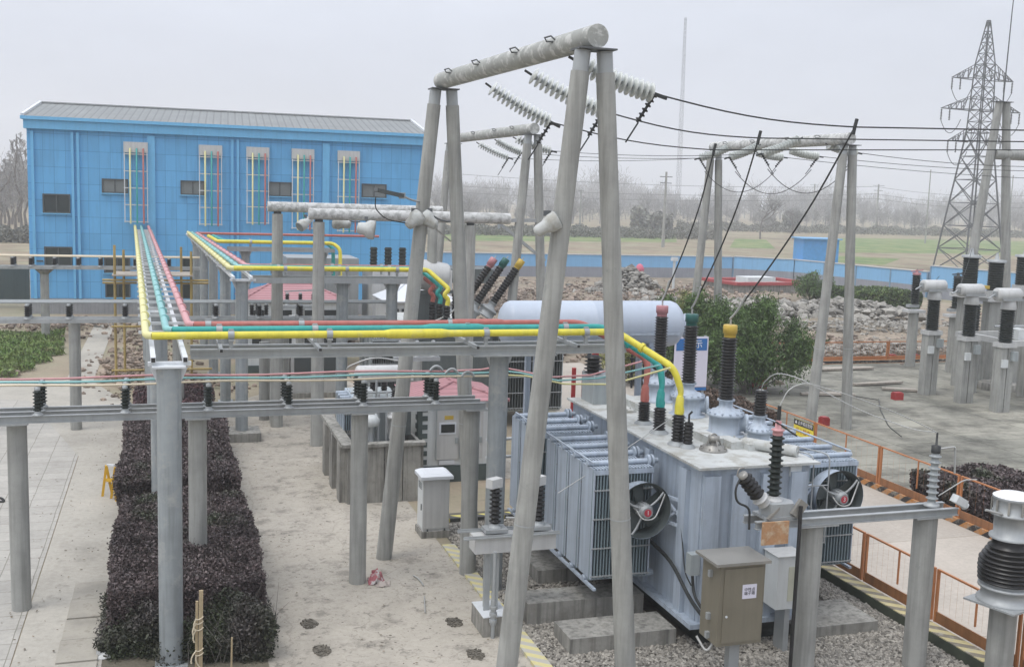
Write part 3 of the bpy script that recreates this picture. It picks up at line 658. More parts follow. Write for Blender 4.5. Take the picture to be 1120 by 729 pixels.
# low cross beams on single posts behind the front gantry
def lowportal(label, x0, x1, Y, z, r, posts):
    t = thing('concrete_portal', label, 'gantry', (x0, Y, 0))
    MB().tube([(x0 - .3, Y, z + r), ((x0 + x1) / 2, Y, z + r), (x1, Y, z + r)], r, 18).build('beam', M['pole_white'], t)
    for x in posts:
        pp = MB().tube([(x, Y, -.1), (x, Y, z - .06)], [.2, .165], 16).build('post', M['pole'], t)
        MB().tube([(x, Y, z - .059), (x, Y, z + .01)], .12, 12).build('steel_head', M['wire'], pp)
lowportal('low portal with flaking white beam on a post, nearer of the two', 4.22, 10.05, 31.7, 6.72, .17, (4.22, 8.8))
lowportal('low portal with flaking white beam, farther of the two behind the pipe bridge', 3.3, 8.6, 34.5, 6.86, .16, (3.3, 8.3))

# ------------------------------------------------------------------ strain insulator strings
def sstring(label, p0, p1, nd, rd, group, tail=True, mt='white_ins', spl=(-.35, 0, -.55)):
    p0 = Vector(p0); p1 = Vector(p1); t = thing('insulator_string', label, 'insulator', p0, 0, group)
    L_ = (p1 - p0).length; pts = arc(p0, p1, L_ * .035, 24)
    d0 = Vector(pts[2]); MB().tube([p0, d0], .022, 6).build('hook_link', M['wire'], t)
    dk = MB(); cap = MB()
    for i in range(nd):
        f = .10 + .82 * i / (nd - 1); j = f * 24; a = Vector(pts[int(j)]).lerp(Vector(pts[min(int(j) + 1, 24)]), j % 1); ax = (Vector(pts[min(int(j) + 1, 24)]) - Vector(pts[int(j)])).normalized()
        h = L_ * .82 / nd
        dk.lathe(a, ax, [(.03, -h * .1), (rd * .7, -h * .05), (rd, h * .12), (rd * .98, h * .22), (rd * .72, h * .2), (rd * .45, h * .38), (.04, h * .42)], 14)
        cap.lathe(a + ax * h * .4, ax, [(.045, 0), (.05, h * .2), (.03, h * .5)], 8)
    dk.build('disc', M[mt], t); cap.build('disc_cap', M['grey_ins'], t)
    ax = (p1 - p0).normalized(); e = Vector(p1)
    MB().bar(Vector(pts[22]), e + ax * .18, .05, .05).build('strain_clamp', M['wire'], t)
    if tail:
        q = e + Vector(spl); b = MB().sheds(e - ax * .02, (q - e), (q - e).length * .8, .022, .055, 6, 8); b.tube([e.lerp(q, .8), e.lerp(q, 1.35)], .014, 5); b.build('jumper_tail', M['wire'], t)
    return e
gs = 'white disc strings hanging from the nearest gantry'
def P_(x, y, Y): return gy(x, y, Y)
W1 = sstring('thick white disc string nearest the camera on the front gantry beam', P_(622, 62, 15.2), P_(718, 103, 15.2), 14, .155, gs)
W2 = sstring('white disc string under the middle of the front gantry beam', P_(574, 77, 17.6), P_(662, 122, 17.6), 14, .15, gs)
W3 = sstring('white disc string at the far end of the front gantry beam', P_(531, 91, 20.2), P_(604, 134, 20.2), 14, .15, gs)
gs = 'white disc strings hanging from the second gantry'
V1 = sstring('rightmost small white disc string on the second gantry behind the front one', P_(561, 150, 36), P_(604, 165, 36), 13, .15, gs)
V2 = sstring('middle small white disc string on the second gantry behind the front one', P_(541, 152.5, 39.5), P_(571, 167, 39.5), 13, .15, gs)
V3 = sstring('leftmost small white disc string on the second gantry behind the front one', P_(521, 155.5, 43), P_(557, 172.5, 43), 13, .15, gs)
gs = 'disc strings on the middle gantry'
U3 = sstring('dirty white disc string pulling left at the far end of the middle gantry', P_(801, 159, 38.5), P_(764, 173, 38.5), 13, .16, gs, spl=(.4, 0, -.5))
U2 = sstring('dirty white disc string pulling left under the centre of the middle gantry', P_(832, 158, 35.2), P_(797, 172, 35.2), 13, .16, gs, spl=(.4, 0, -.5))
U1 = sstring('dirty white disc string pulling left at the near end of the middle gantry', P_(878, 150, 32.3), P_(832, 168, 32.3), 13, .16, gs, spl=(.4, 0, -.5))
T3 = sstring('dirty white disc string pulling right at the far end of the middle gantry', P_(826, 166, 38.0), P_(857, 172, 38.0), 12, .16, gs, spl=(-.4, 0, -.5))
T2_ = sstring('dirty white disc string pulling right under the centre of the middle gantry', P_(862, 163, 35.0), P_(896, 171, 35.0), 12, .16, gs, spl=(-.4, 0, -.5))
T1_ = sstring('dirty white disc string pulling right at the near end of the middle gantry', P_(903, 157, 32.0), P_(938, 167, 32.0), 12, .16, gs, spl=(-.4, 0, -.5))
# ------------------------------------------------------------------ overhead conductors
def wire(label, pts, r=.022, m='wire', name='overhead_wire', cat='wire', group=None):
    return tag(MB().tube(pts, r * .66, 6).build(name, M[m], origin=tuple(pts[0])), label, cat, group)
def far_end(p, px, py, Y, ext=1.9):
    q = gy(px, py, Y); return p + (q - p) * ext
A1 = gy(935, 139, 15.2); A2 = gy(830, 151, 17.6); A3 = gy(781, 164, 20.2)
def wire3(label, p, a, px, py, Y):
    q = gy(px, py, Y); d = (q - a); e = q + d * .9 + Vector((0, 0, .25))
    n = [p]; 
    for i in range(1, 9): n.append(p.lerp(a, i / 9) - Vector((0, 0, .10 * math.sin(PI * i / 9))))
    n += [a, q, e]; wire(label, n, .02, group='conductors from the front gantry to the right')
wire3('highest dark conductor running from the front gantry to the right edge', W1, A1, 1120, 142.5, 15.2)
wire3('second dark conductor running from the front gantry to the right edge', W2, A2, 1120, 155, 17.6)
wire3('lowest dark conductor running from the front gantry past the middle gantry beam', W3, A3, 1120, 164, 20.2)
for p, q, lab in ((V1, U1, 'rightmost'), (V2, U2, 'middle'), (V3, U3, 'leftmost')):
    wire('thin conductor strung between the second and middle gantries, the %s of three' % lab, arc(p, q, .12, 12), .016)
for p, px, py, lab in ((T1_, 1120, 179, 'upper'), (T2_, 1120, 184, 'middle'), (T3, 1120, 192, 'lower')):
    q = gy(px, py, p.y); wire('thin conductor leaving the middle gantry to the right, the %s one' % lab, arc(p, p + (q - p) * 1.3, .15, 10), .018)
tl = Vector((.3, 0, -.5))
for a, b, lab in ((U1, T1_, 'near'), (U2, T2_, 'middle'), (U3, T3, 'far')):
    wire('slack jumper loop hanging under the middle gantry at its %s end' % lab, arc(a + tl, b + Vector((-.3, 0, -.5)), .85, 16), .02, name='jumper_loop', cat='jumper')
# distant line across the fields
for i, (y0, y1) in enumerate(((190, 206), (203, 214), (210, 219))):
    a = gy(497, y0, 330); b = gy(958, y1 - 2, 300); wire(('highest', 'middle', 'lowest')[i] + ' faint distribution line crossing above the misty wood', arc(a, b, 1.6, 16), .09)
    c = gy(1120, y1 + 8, 280); wire(('highest', 'middle', 'lowest')[i] + ' faint distribution line right of the distant two-arm pole', arc(b, c, 1.2, 12), .08)

# ------------------------------------------------------------------ pipe bridges for the insulated tubes
def column(mb, x, y, z, r=.185, n=16): return mb.tube([(x, y, 0), (x, y, z)], r, n)
def bridge_col(root, x, y, z, w=.5, r=.185):
    c = column(MB(), x, y, z - .02, r).build('column', M['steel_col'], root)
    h = MB(); h.box((x, y, z - .008), (w, .42, .03))
    for s in (-1, 1):
        h.raw([(x + s * r * .9, y - .012, z - .3), (x + s * r * .9, y - .012, z - .025), (x + s * (r + .1), y - .012, z - .025), (x + s * r * .9, y + .012, z - .3), (x + s * r * .9, y + .012, z - .025), (x + s * (r + .1), y + .012, z - .025)], [(0, 1, 2), (5, 4, 3), (0, 3, 4, 1), (1, 4, 5, 2), (0, 2, 5, 3)])
    h.build('head_plate', M['white_rail'], c)
    MB().box((x, y, .012), (.5, .5, .024)).build('base_plate', M['galv'], c)
def ringclamps(root, pts, r, spacing, start, m):
    L_ = 0; P = [Vector(p) for p in pts]; me = None
    d = (P[1] - P[0]).normalized(); tot = (P[1] - P[0]).length; i = 0; s = start; out = []
    while s < tot:
        c = P[0] + d * s
        if me is None:
            k = MB(); k.tube([c - d * .03, c + d * .03], r * 1.32, 12); k.box(c - Vector((0, 0, r + .05)), (.07, .08, .12)); o = k.build('pipe_clamp', m, root); me = o; c0 = c
        else:
            o = me.copy(); COL.objects.link(o); o.parent = root; o.location = c - c0
        s += spacing
def blockclamp(root, c, r):
    k = MB(); k.tube([c - Vector((.05, 0, 0)), c + Vector((.05, 0, 0))], r * 1.3, 12); k.box(c + Vector((0, 0, r * 1.3)), (.08, .05, .04)); k.box(c - Vector((0, 0, r * 1.25)), (.09, r * 3.2, .03)); k.box(c - Vector((0, 0, r + .09)), (.06, .07, .14)); k.build('pipe_clamp', M['galv'], root)
# bridge 1, long run from the building
ZB = 5.15
far1 = [gz(x, y, ZB) for x, y in ((147.5, 246), (154, 246), (161.5, 246))]
c1 = [Vector((-.35, 18.28, ZB)), Vector((-.03, 18.95, ZB + .005)), Vector((.34, 19.62, ZB + .01))]
b1 = thing('pipe_bridge', 'long pale steel pipe bridge on round columns leading straight to the blue building', 'pipe bridge', (0, 17.25, 0))
def trunk_x(y, s): 
    t = (y - 17.2) / (66 - 17.2); return s + t * -1.35
for s in (-.22, .25):
    MB().bar((trunk_x(17.12, s), 17.12, 4.93), (trunk_x(65.8, s), 65.8, 4.93), .075, .085).build('rail', M['white_rail'], b1)
for s in (-.22, .25):
    MB().bar((trunk_x(17.115, s), 17.112, 4.93), (trunk_x(17.115, s), 17.119, 4.93), .058, .066).build('rail_opening', M['black'], b1)
for i in range(36):
    y = 19.9 + i * 1.28
    MB().bar((trunk_x(y, -.42), y, 5.0), (trunk_x(y, .50), y, 5.0), .06, .05).build('cross_bar', M['white_rail'], b1)
MB().bar((-.30, 17.22, 4.86), (.34, 17.22, 4.86), .07, .06).build('cross_bar', M['white_rail'], b1)
for y in (17.25, 24.7, 32.2, 39.8, 47.4, 55, 62): bridge_col(b1, trunk_x(y, .01), y, 4.83)
bx1 = thing('pipe_bridge', 'straight steel pipe bridge crossing in front towards the near transformer', 'pipe bridge', (5.9, 19.2, 0))
for y in (18.72, 19.22):
    r_ = MB(); r_.bbox((.36, y - .04, 4.83), (8.35, y + .04, 4.86)); r_.bbox((.36, y - .012, 4.721), (8.35, y + .012, 4.829)); r_.bbox((.36, y - .04, 4.69), (8.35, y + .04, 4.72)); r_.build('rail', M['galv'], bx1)
XCL = [.84, 2.47, 5.26, 7.18]
for x in XCL:
    MB().bbox((x - .03, 18.22, 4.865), (x + .03, 19.85, 4.925)).build('cross_bar', M['galv'], bx1)
    MB().bbox((x - .023, 18.213, 4.872), (x + .023, 18.219, 4.918)).build('bar_opening', M['black'], bx1)
bridge_col(bx1, 5.95, 19.15, 4.68, .9)
gus = MB(); gus.bbox((5.3, 18.6, 4.685 - .02), (6.9, 19.4, 4.688)); gus.build('cap_plate', M['galv'], bx1)
RT = .062
LV = [Vector((8.80, 17.25, 3.78)), Vector((8.88, 18.2, 3.72)), Vector((8.95, 19.05, 3.66))]
for i, (c_, cf, far, cor, rx, bend_p) in enumerate((('yellow', 'yellow_f', far1[0], c1[0], 7.95, gy(737, 402, 17.35)), ('teal', 'teal_f', far1[1], c1[1], 7.98, gy(722, 399, 18.3)), ('red', 'red_f', far1[2], c1[2], 7.75, gy(709, 393, 19.1)))):
    nm = ('yellow', 'teal green', 'red')[i]
    t = thing('insulated_busbar', nm + ' insulated tube from the blue building over both front pipe bridges', 'busbar tube', cor)
    MB().tube([far, cor + Vector((0, .25, 0)), cor + Vector((.03, .08, 0)), cor + Vector((.12, .01, 0))], RT, 12).build('tube_run', M[cf], t)
    e = Vector((rx, cor.y, cor.z)); f = LV[i]
    top = f + Vector((0, 0, .06))
    path = bend([cor + Vector((.10, 0, 0)), e, bend_p, f + Vector((.03, .02, .42)), f + Vector((0, 0, .22))], .18, 6); n_p = len(path)
    MB().tube(path, [RT * 1.03 if j < n_p * .62 else RT * (1.03 - .32 * (j - n_p * .62) / (n_p * .38)) for j in range(n_p)], 12).build('tube_bend', M[c_], t)
    MB().tube([f + Vector((0, 0, .34)), f + Vector((.004, 0, .27)), f + Vector((-.005, 0, .14)), f + Vector((.003, 0, .08)), f + Vector((0, 0, .0))], [RT * .8, .075, .082, .09, .085], 10).build('end_boot', M[c_], t)
    jx = (4.15, 5.0, 5.6)[i]
    j = cor + Vector((jx - cor.x, 0, 0)); MB().tube([j - Vector((.58, 0, 0)), j - Vector((.45, 0, 0)), j + Vector((.45, 0, 0)), j + Vector((.58, 0, 0))], [RT * 1.03, RT * 1.35, RT * 1.35, RT * 1.03], 12).build('joint_sleeve', M[c_], t)
    m1 = e.lerp(bend_p, .45); dd = (bend_p - e).normalized(); MB().tube([m1 - dd * .03, m1 + dd * .03], RT * 1.5, 12).build('joint_collar', M[c_], t)
    ringclamps(t, [cor + Vector((0, .9, 0)), far], RT, 1.28, .75, M[cf])
    for x in XCL: blockclamp(t, Vector((x + (.16, .0, -.16)[i], cor.y, cor.z)), RT)
# bridge 2
b2 = thing('pipe_bridge', 'second pipe bridge on a row of pale columns with a concrete footing in front', 'pipe bridge', (2.05, 32.9, 0))
def t2x(y, s=0): return 1.95 + (y - 33.0) / (59 - 33.0) * -.75 + s
for s in (-.1, .42): MB().bar((t2x(32.6, s), 32.6, 4.93), (t2x(62, s), 62, 4.93), .075, .085).build('rail', M['white_rail'], b2)
for i in range(19):
    y = 34.6 + i * 1.35; MB().bar((t2x(y, -.25), y, 5.0), (t2x(y, .62), y, 5.0), .06, .05).build('cross_bar', M['white_rail'], b2)
MB().bar((t2x(32.7, -.2), 32.75, 4.86), (t2x(32.7, .55), 32.75, 4.86), .1, .06).build('cross_bar', M['white_rail'], b2)
for y in (32.95, 39, 45, 51, 57): bridge_col(b2, t2x(y, .16), y, 4.83, .6)
MB().bbox((1.55, 32.4, 0), (2.65, 33.5, .28)).build('footing', M['rough_conc'], b2)
for y in (33.6, 34.6): MB().bbox((2.5, y - .05, 4.70), (7.6, y + .05, 4.86)).build('rail', M['galv'], b2)
for x in (5.3, 6.9): bridge_col(b2, x, 34.1, 4.70, .9)
LV2 = [gy(489, 334, 33.0), gy(481, 332, 33.4), gy(473, 330, 33.8)]
f2 = [gz(x, y, ZB) for x, y in ((205.5, 254), (210, 254.5), (215, 255))]
for i, c_ in enumerate(('yellow', 'teal', 'red')):
    nm = ('yellow', 'teal green', 'red')[i]; cor = Vector((1.80 + i * .27, 33.62 + i * .5, ZB)); rt = .075
    t = thing('insulated_busbar', nm + ' insulated tube along the second pipe bridge with the concrete footing', 'busbar tube', cor)
    MB().tube([f2[i], cor + Vector((0, .3, 0)), cor + Vector((.04, .08, 0)), cor + Vector((.15, .01, 0))], rt, 10).build('tube_run', M[('yellow_f', 'teal_f', 'red_f')[i]], t)
    if i == 2: MB().tube([f2[i], f2[i] + Vector((9.6, .4, 0))], rt * .9, 8).build('tube_branch', M['red'], t)
    e = Vector((7.95 - .15 * i, cor.y, ZB)); f = LV2[i]
    MB().tube(bend([cor + Vector((.12, 0, 0)), e, f + Vector((.06, 0, .52)), f + Vector((-.12, 0, .34)), f + Vector((.04, 0, .2)), f], .12, 4), rt, 10).build('tube_bend', M[c_], t)
    ringclamps(t, [cor + Vector((0, .9, 0)), f2[i]], rt, 1.35, .4, M[('yellow_f', 'teal_f', 'red_f')[i]])
    for x in (3.3, 5.2, 6.8): blockclamp(t, Vector((x + (.16, 0, -.16)[i], cor.y, ZB)), rt)
# bridge 3, farther back
b3 = thing('pipe_bridge', 'short rear pipe bridge in front of the blue wall carrying a bent yellow tube', 'pipe bridge', (4.5, 50.3, 0))
for y in (50.0, 50.9): MB().bbox((2.6, y - .06, 4.72), (7.4, y + .06, 4.88)).build('rail', M['galv'], b3)
for x in (3.4, 6.9): bridge_col(b3, x, 50.45, 4.72, .9)
for i, c_ in enumerate(('yellow', 'teal')):
    nm = ('yellow', 'teal green')[i]; cor = Vector((2.15 + i * .3, 49.9 + i * .5, ZB)); fr = gz(228 + i * 5, 258, ZB)
    t = thing('insulated_busbar', nm + ' insulated tube along the rear pipe bridge, bent down at its right end', 'busbar tube', cor)
    MB().tube(bend([fr, cor, Vector((7.3 - i * .25, cor.y, ZB)), Vector((7.6 - i * .25, cor.y - .2, 4.9)), Vector((7.62 - i * .25, cor.y - .25, 3.4))], .35, 5), .085, 10).build('tube_bend', M[c_], t)
    for x in (3.6, 6.6): blockclamp(t, Vector((x, cor.y, ZB)), .085)

# ------------------------------------------------------------------ low busbar racks
def post_ins(root, p, h, r, m='porcelain'):
    b = MB().lathe(p, (0, 0, 1), [(r * 1.1, 0), (r * 1.1, .02), (r * .75, .03), (r * .7, .08)], 12).build('insulator_base', M['galv'], root)
    o = MB().sheds(Vector(p) + Vector((0, 0, .08)), (0, 0, 1), h - .14, r * .62, r, 6, 12); i_ = o.build('post_insulator', M[m], root)
    MB().lathe(Vector(p) + Vector((0, 0, h - .06)), (0, 0, 1), [(r * .6, 0), (r * .6, .05), (r * .3, .06)], 10).build('cap', M['galv'], i_)
ra = thing('busbar_rack', 'nearest low three-beam busbar rack with thin red, green and cream conductors', 'busbar rack', (-2.5, 20.1, 0))
ya = (19.80, 20.18, 20.56); ZA = 3.45
def bow(x): return .0
for i, y in enumerate(ya):
    k = MB(); k.bbox((-7, y - .035, ZA + .118), (5.9, y + .035, ZA + .13)); k.bbox((-7, y - .035, ZA), (5.9, y + .035, ZA + .012)); k.bbox((-7, y - .006, ZA + .0125), (5.9, y + .006, ZA + .1175)); k.build('beam', M['grey_beam'] if i else M['galv'], ra)
for x in (-2.53, .50, 3.49, 5.72):
    c_ = column(MB(), x, 20.13, ZA - .03, .165).build('column', M['pole'], ra)
    h = MB(); h.bbox((x - .22, 19.74, ZA - .029), (x + .22, 20.62, ZA - .002)); h.build('head_plate', M['grey_beam'], c_)
for x in (-5.0, -3.6, -2.15, -.73, .69, 2.11, 3.5, 4.9):
    for i, y in enumerate(ya): post_ins(ra, (x, y, ZA + .131), .50, .082, 'green_ins')
for i, (c_, y) in enumerate((('cream', ya[0]), ('teal_f', ya[1]), ('red_f', ya[2]))):
    pts = [Vector((-7, y, 4.10 - .02))] + [Vector((x, y, 4.10 + .018 * math.sin(x * 1.7 + i))) for x in np.arange(-6, 5.9, .7)] + [Vector((6.0, y, 4.10))]
    MB().tube(pts, .020, 8).build('conductor_rod', M[c_], ra)
    en = LV[2 - i] if False else LV[i]
    pb_ = [Vector((6.0, y, 4.10)), Vector((6.35, y, 4.11 + .02 * i)), Vector((6.7, y - .1, 4.10)), Vector((7.3, y - .6, 4.02)), Vector((8.0, y - 1.3 if i == 0 else y - 1.0, 4.12)), gy((733, 722, 702)[i], (402, 399, 395)[i], LV[i].y)]
    MB().tube(pb_, .018, 8).build('flexible_lead', M[('yellow_f', 'teal_f', 'red_f')[i]], ra)
    jt = MB(); jt.tube(arc((5.1 + .22 * i * -1 + .3, y, 4.10), (5.55 - .22 * i + .1, y, 4.10), .09, 8, (0, 0, 1)), .028, 8); jt.build('expansion_joint', M['galv'], ra)
rb = thing('busbar_rack', 'second low busbar rack with paired black insulators, behind the long pipe bridge', 'busbar rack', (-2.7, 35, 0))
ZR = 3.36
for i, y in enumerate((34.75, 35.05, 35.35)):
    MB().bbox((-12, y - .05, ZR), (7.2, y + .05, ZR + .12)).build('beam', M['grey_beam'], rb)
    MB().tube([(-12, y, ZR + .62), (7.2, y, ZR + .62)], .03, 6).build('conductor_rod', M['grey_ins'], rb)
for x in (-8.6, -5.7, -2.72, .3, 3.3, 6.2):
    column(MB(), x, 35.05, ZR - .01, .17).build('column', M['pole'], rb)
for x in (-6.9, -5.4, -4.0, -2.85, -1.25, 1.44, 2.77, 4.07, 5.4):
    for y in (34.75, 35.05, 35.35): post_ins(rb, (x, y, ZR + .121), .46, .10, 'porcelain')
rc = thing('busbar_rack', 'farthest low busbar rack crossing in front of the blue building with thin yellow rods', 'busbar rack', (-4.6, 56, 0))
for i, y in enumerate((55.7, 56.1, 56.5)):
    MB().bbox((-16, y - .06, 3.40), (1.6, y + .06, 3.53)).build('beam', M['grey_beam'], rc)
    MB().tube([(-16, y, 4.02), (1.6, y, 4.02)], .035, 6).build('conductor_rod', M['cream'], rc)
for x in (-10.5, -5.65, -.6):
    column(MB(), x, 56.1, 3.2, .2).build('column', M['pole'], rc); MB().lathe((x, 56.1, 3.15), (0, 0, 1), [(.2, 0), (.42, .2), (.42, .24)], 12).build('column_head', M['rough_conc'], rc)
for x in (-9.5, -8.2, -7.0, -6.2, -5.16, -4.1, -3.1, -1.5, .08):
    for y in (55.7, 56.1, 56.5): post_ins(rc, (x, y, 3.531), .46, .12, 'porcelain')
# ------------------------------------------------------------------ near transformer
def txt(s, size, m, parent, loc, rot, name='lettering'):
    c = bpy.data.curves.new(name, 'FONT'); c.body = s; c.size = size; c.extrude = .001; c.align_x = 'CENTER'; c.align_y = 'CENTER'; c.space_line = .95
    o = bpy.data.objects.new(name, c); COL.objects.link(o)
    bpy.context.view_layer.update()
    me = bpy.data.meshes.new_from_object(o.evaluated_get(bpy.context.evaluated_depsgraph_get())); bpy.data.objects.remove(o)
    W = Matrix.Translation(loc) @ rot.to_4x4(); me.transform(WM[parent].inverted() @ W); me.materials.clear(); me.materials.append(m)
    r = bpy.data.objects.new(name, me); COL.objects.link(r); r.parent = parent; WM[r] = WM[parent]; return r
FRONT = Matrix.Rotation(PI / 2, 3, 'X')            # text facing -Y
def radiator(root, x0, x1, y, w, zb, zt, side, npl=20, m='tx_rad', mlead='tx'):
    """one radiator: npl plates stacked along X, w wide in Y, hung from a header pipe that enters the tank"""
    k = MB(); st = (x1 - x0) / (npl - 1)
    for i in range(npl):
        x = x0 + i * st
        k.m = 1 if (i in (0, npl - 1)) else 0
        k.box((x, y, (zb + zt) / 2), (.022, w, zt - zb)); 
        k.m = 0
        k.tube([(x, y - w * .38, zb - .02), (x, y - w * .38, zt + .03)], .02, 5, caps=False) if i % 4 == 0 else None
    k.m = 1; k.bbox((x0 - .02, y - w / 2 - .012, zt - .07), (x1 + .02, y - w / 2 - .0005, zt + .01)); k.m = 2
    for z in [v for v in (zb + .04, zb + .55, zb + 1.08, zb + 1.6) if v < zt - .1]: k.bbox((x0 - .015, y - w / 2 - .018, z), (x1 + .015, y - w / 2 - .001, z + .025))
    r = k.build('radiator', [M[m], M[mlead], M['galv']], root)
    tx_ = x1 + .22 if side < 0 else x0 - .22
    h = MB(); a_ = x0 - .05 if side < 0 else x1 + .05
    h.tube([(a_, y, zt + .07), (tx_, y, zt + .07)], .05, 12); MB().tube([(a_, y, zb - .06), (tx_, y, zb - .06)], .06, 10).build('drain_pipe', M[mlead], r)
    xf = x1 + .1 if side < 0 else x0 - .1
    h.tube([(xf - .02, y, zt + .07), (xf + .02, y, zt + .07)], .115, 14); h.tube([(xf - .02 - .07 * side * -1, y, zt + .07), (xf + .02 - .07 * side * -1, y, zt + .07)], .115, 14)
    for i in range(0, npl): 
        x = x0 + i * st; h.box((x, y, zt + .012), (.03, w * .9, .03))
    h.build('header_pipe', M[mlead], r)
    return r
M['fan_in'] = mat('fan_inside_shade', (.075, .09, .088), .5, var=.15)  # dark blades and ring lining; the shade inside the fan is painted in
def fan(root, c, R, label, arm_to):
    c = Vector(c)
    s = MB(); s.lathe(c, (0, 1, 0), [(R * 1.12, -.19), (R * 1.01, -.12), (R, -.10), (R, .14), (R * .985, .14)], 32, caps=False); s.m = 1; s.lathe(c, (0, 1, 0), [(R * .985, .14), (R * .97, .139), (R * .97, -.10), (R * .985, -.125), (R * 1.105, -.19)], 32, caps=False); s = s.build('fan', [M['tx'], M['fan_in']], root)
    b = MB()
    for i in range(5):
        a = i * 2 * PI / 5 + .4; u = Vector((math.cos(a), 0, math.sin(a))); v = Vector((-math.sin(a), 0, math.cos(a)))
        p = [c + u * (R * .22) - v * .08 + Vector((0, .03, 0)), c + u * (R * .22) + v * .08 - Vector((0, .02, 0)), c + u * (R * .93) + v * .16 - Vector((0, .04, 0)), c + u * (R * .93) - v * .10 + Vector((0, .06, 0))]
        b.raw([q + Vector((0, .006, 0)) for q in p] + [q - Vector((0, .006, 0)) for q in p], [(0, 1, 2, 3), (7, 6, 5, 4), (0, 4, 5, 1), (1, 5, 6, 2), (2, 6, 7, 3), (3, 7, 4, 0)])
    b.lathe(c + Vector((0, .09, 0)), (0, -1, 0), [(R * .25, 0), (R * .25, .12)], 16); b.build('impeller', M['fan_in'], s)
    mo = MB().lathe(c + Vector((0, -.02, 0)), (0, -1, 0), [(.12, 0), (.125, .05), (.125, .24), (.10, .27), (.095, .30)], 16)
    for i in range(12):
        a = i * PI / 6; mo.box(c + Vector((math.cos(a) * .13, -.15, math.sin(a) * .13)), (.012, .2, .03), R=Matrix.Rotation(-a, 3, 'Y'))
    mo.box(c + Vector((-.13, -.14, .06)), (.10, .10, .07)); mot = mo.build('motor', M['galv'], s)
    MB().lathe(c + Vector((0, -.322, 0)), (0, -1, 0), [(.066, 0), (.066, .006)], 18).build('number_plate', M['redlabel'], mot)
    txt(label, .11, M['white'], mot, c + Vector((0, -.333, 0)), FRONT, 'number')
    for ang in (.75, 2.6, 4.2): a = MB().tube(arc(c + Vector((0, -.2, 0)) + Vector((math.cos(ang), 0, math.sin(ang))) * .12, c + Vector((math.cos(ang) * R * 1.03, -.2, math.sin(ang) * R * 1.03)), .03, 4), .02, 6); a.build('motor_bracket', M['galv'], s)
    cable = MB().tube(bend([c + Vector((-.16, -.18, .03)), c + Vector((-.1, -.33, -.12)), c + Vector((.12, -.34, -.12)), c + Vector((.28, -.24, .1)), c + Vector((R * .8, -.22, R * .65))], .1, 4), .014, 6); cable.build('motor_cable', M['wire_lt'], s)
    g = MB(); t = Vector(arm_to); d = t - c
    for dz in (.2, -.25):
        g.bar(c + Vector((math.copysign(R, d.x) * 1.0, .02, dz)), Vector((t.x, t.y, c.z + dz)), .05, .05)
    g.bar(c + Vector((math.copysign(R, d.x), .02, .2)), Vector((t.x, t.y, c.z - .25)), .04, .04); g.bar(c + Vector((math.copysign(R, d.x), .02, -.25)), Vector((t.x, t.y, c.z + .2)), .04, .04)
    g.build('fan_bracket', M['tx'], root)
def bushing(root, base, h_t, r_t, h_i, r_i, n, cap, caph=.2, axis=(0, 0, 1), side=None, m='porcelain', mt='tx'):
    base = Vector(base); ax = Vector(axis).normalized(); t = MB()
    z = 0
    if h_t:
        t.lathe(base, ax, [(r_t * 1.25, 0), (r_t * 1.25, .035), (r_t, .04), (r_t, h_t - .06), (r_t * 1.16, h_t - .055), (r_t * 1.16, h_t), (r_t * .98, h_t + .004), (r_t * .90, h_t + .05), (r_i * 1.15, h_t + .075), (r_i * 1.1, h_t + .10), (r_i * .86, h_t + .11), (r_i * .86, h_t + .22), (r_i * 1.1, h_t + .23), (r_i * 1.1, h_t + .26)], 22)
        for i in range(14):
            a = i * 2 * PI / 14; t.box(base + Vector((math.cos(a) * r_t * 1.1, math.sin(a) * r_t * 1.1, h_t + .01)), (.035, .035, .04)) if abs(ax.z) > .9 else None
        if side is not None:
            sd_ = Vector(side); q = base + ax * h_t * .55 + sd_ * r_t * .9; t.lathe(q, sd_, [(r_t * .52, 0), (r_t * .52, r_t * .45), (r_t * .62, r_t * .46), (r_t * .62, r_t * .62), (r_t * .55, r_t * .64)], 16)
        z = h_t + .26
    b = MB().sheds(base + ax * z, ax, h_i, r_i * .78, r_i, n, 18)
    bo = b.build('bushing', M[m], root)
    if h_t: t.build('turret', M[mt], bo)
    else: MB().lathe(base, ax, [(r_i * 1.5, 0), (r_i * 1.45, .02), (r_i * .9, .07), (r_i * .9, .0701)], 16).build('flange', M['galv'], bo)
    q = base + ax * (z + h_i)
    if cap:
        MB().lathe(q + ax * .005, ax, [(r_i * .74, 0), (r_i * .74, .07), (r_i * .88, .071), (r_i * .88, caph), (r_i * .80, caph + .012)], 18).build('cap', M[cap], bo)
        MB().tube([q + ax * (caph + .02), q + ax * (caph + .12)], .018, 6).build('terminal', M['wire_lt'], bo)
    return q + ax * (caph + .13)
T1 = thing('power_transformer', 'large pale blue oil transformer with finned radiators and brown-black bushings on the gravel', 'transformer', (9.54, 18.7, 0))
tx0, tx1, ty0, ty1, tzb, tzt = 8.50, 10.58, 15.72, 21.75, .52, 3.17
MB().bbox((tx0, ty0, tzb), (tx1, ty1, tzt)).build('tank', M['tx'], T1)
st = MB()
for x in (8.52, 9.05, 9.62, 10.18): st.bbox((x, ty0 - .10, tzb), (x + .30, ty0 - .001, tzt - .12))
for y in (16.1, 17.6, 19.1, 20.6): st.bbox((tx0 - .09, y, tzb), (tx0 - .001, y + .26, tzt - .12)); st.bbox((tx1 + .001, y, tzb), (tx1 + .09, y + .26, tzt - .12))
st.build('stiffener', M['tx'], T1)
MB().bbox((tx0 - .16, ty0 - .17, tzb - .085), (tx1 + .16, ty1 + .15, tzb - .001)).build('base_flange', M['tx'], T1)
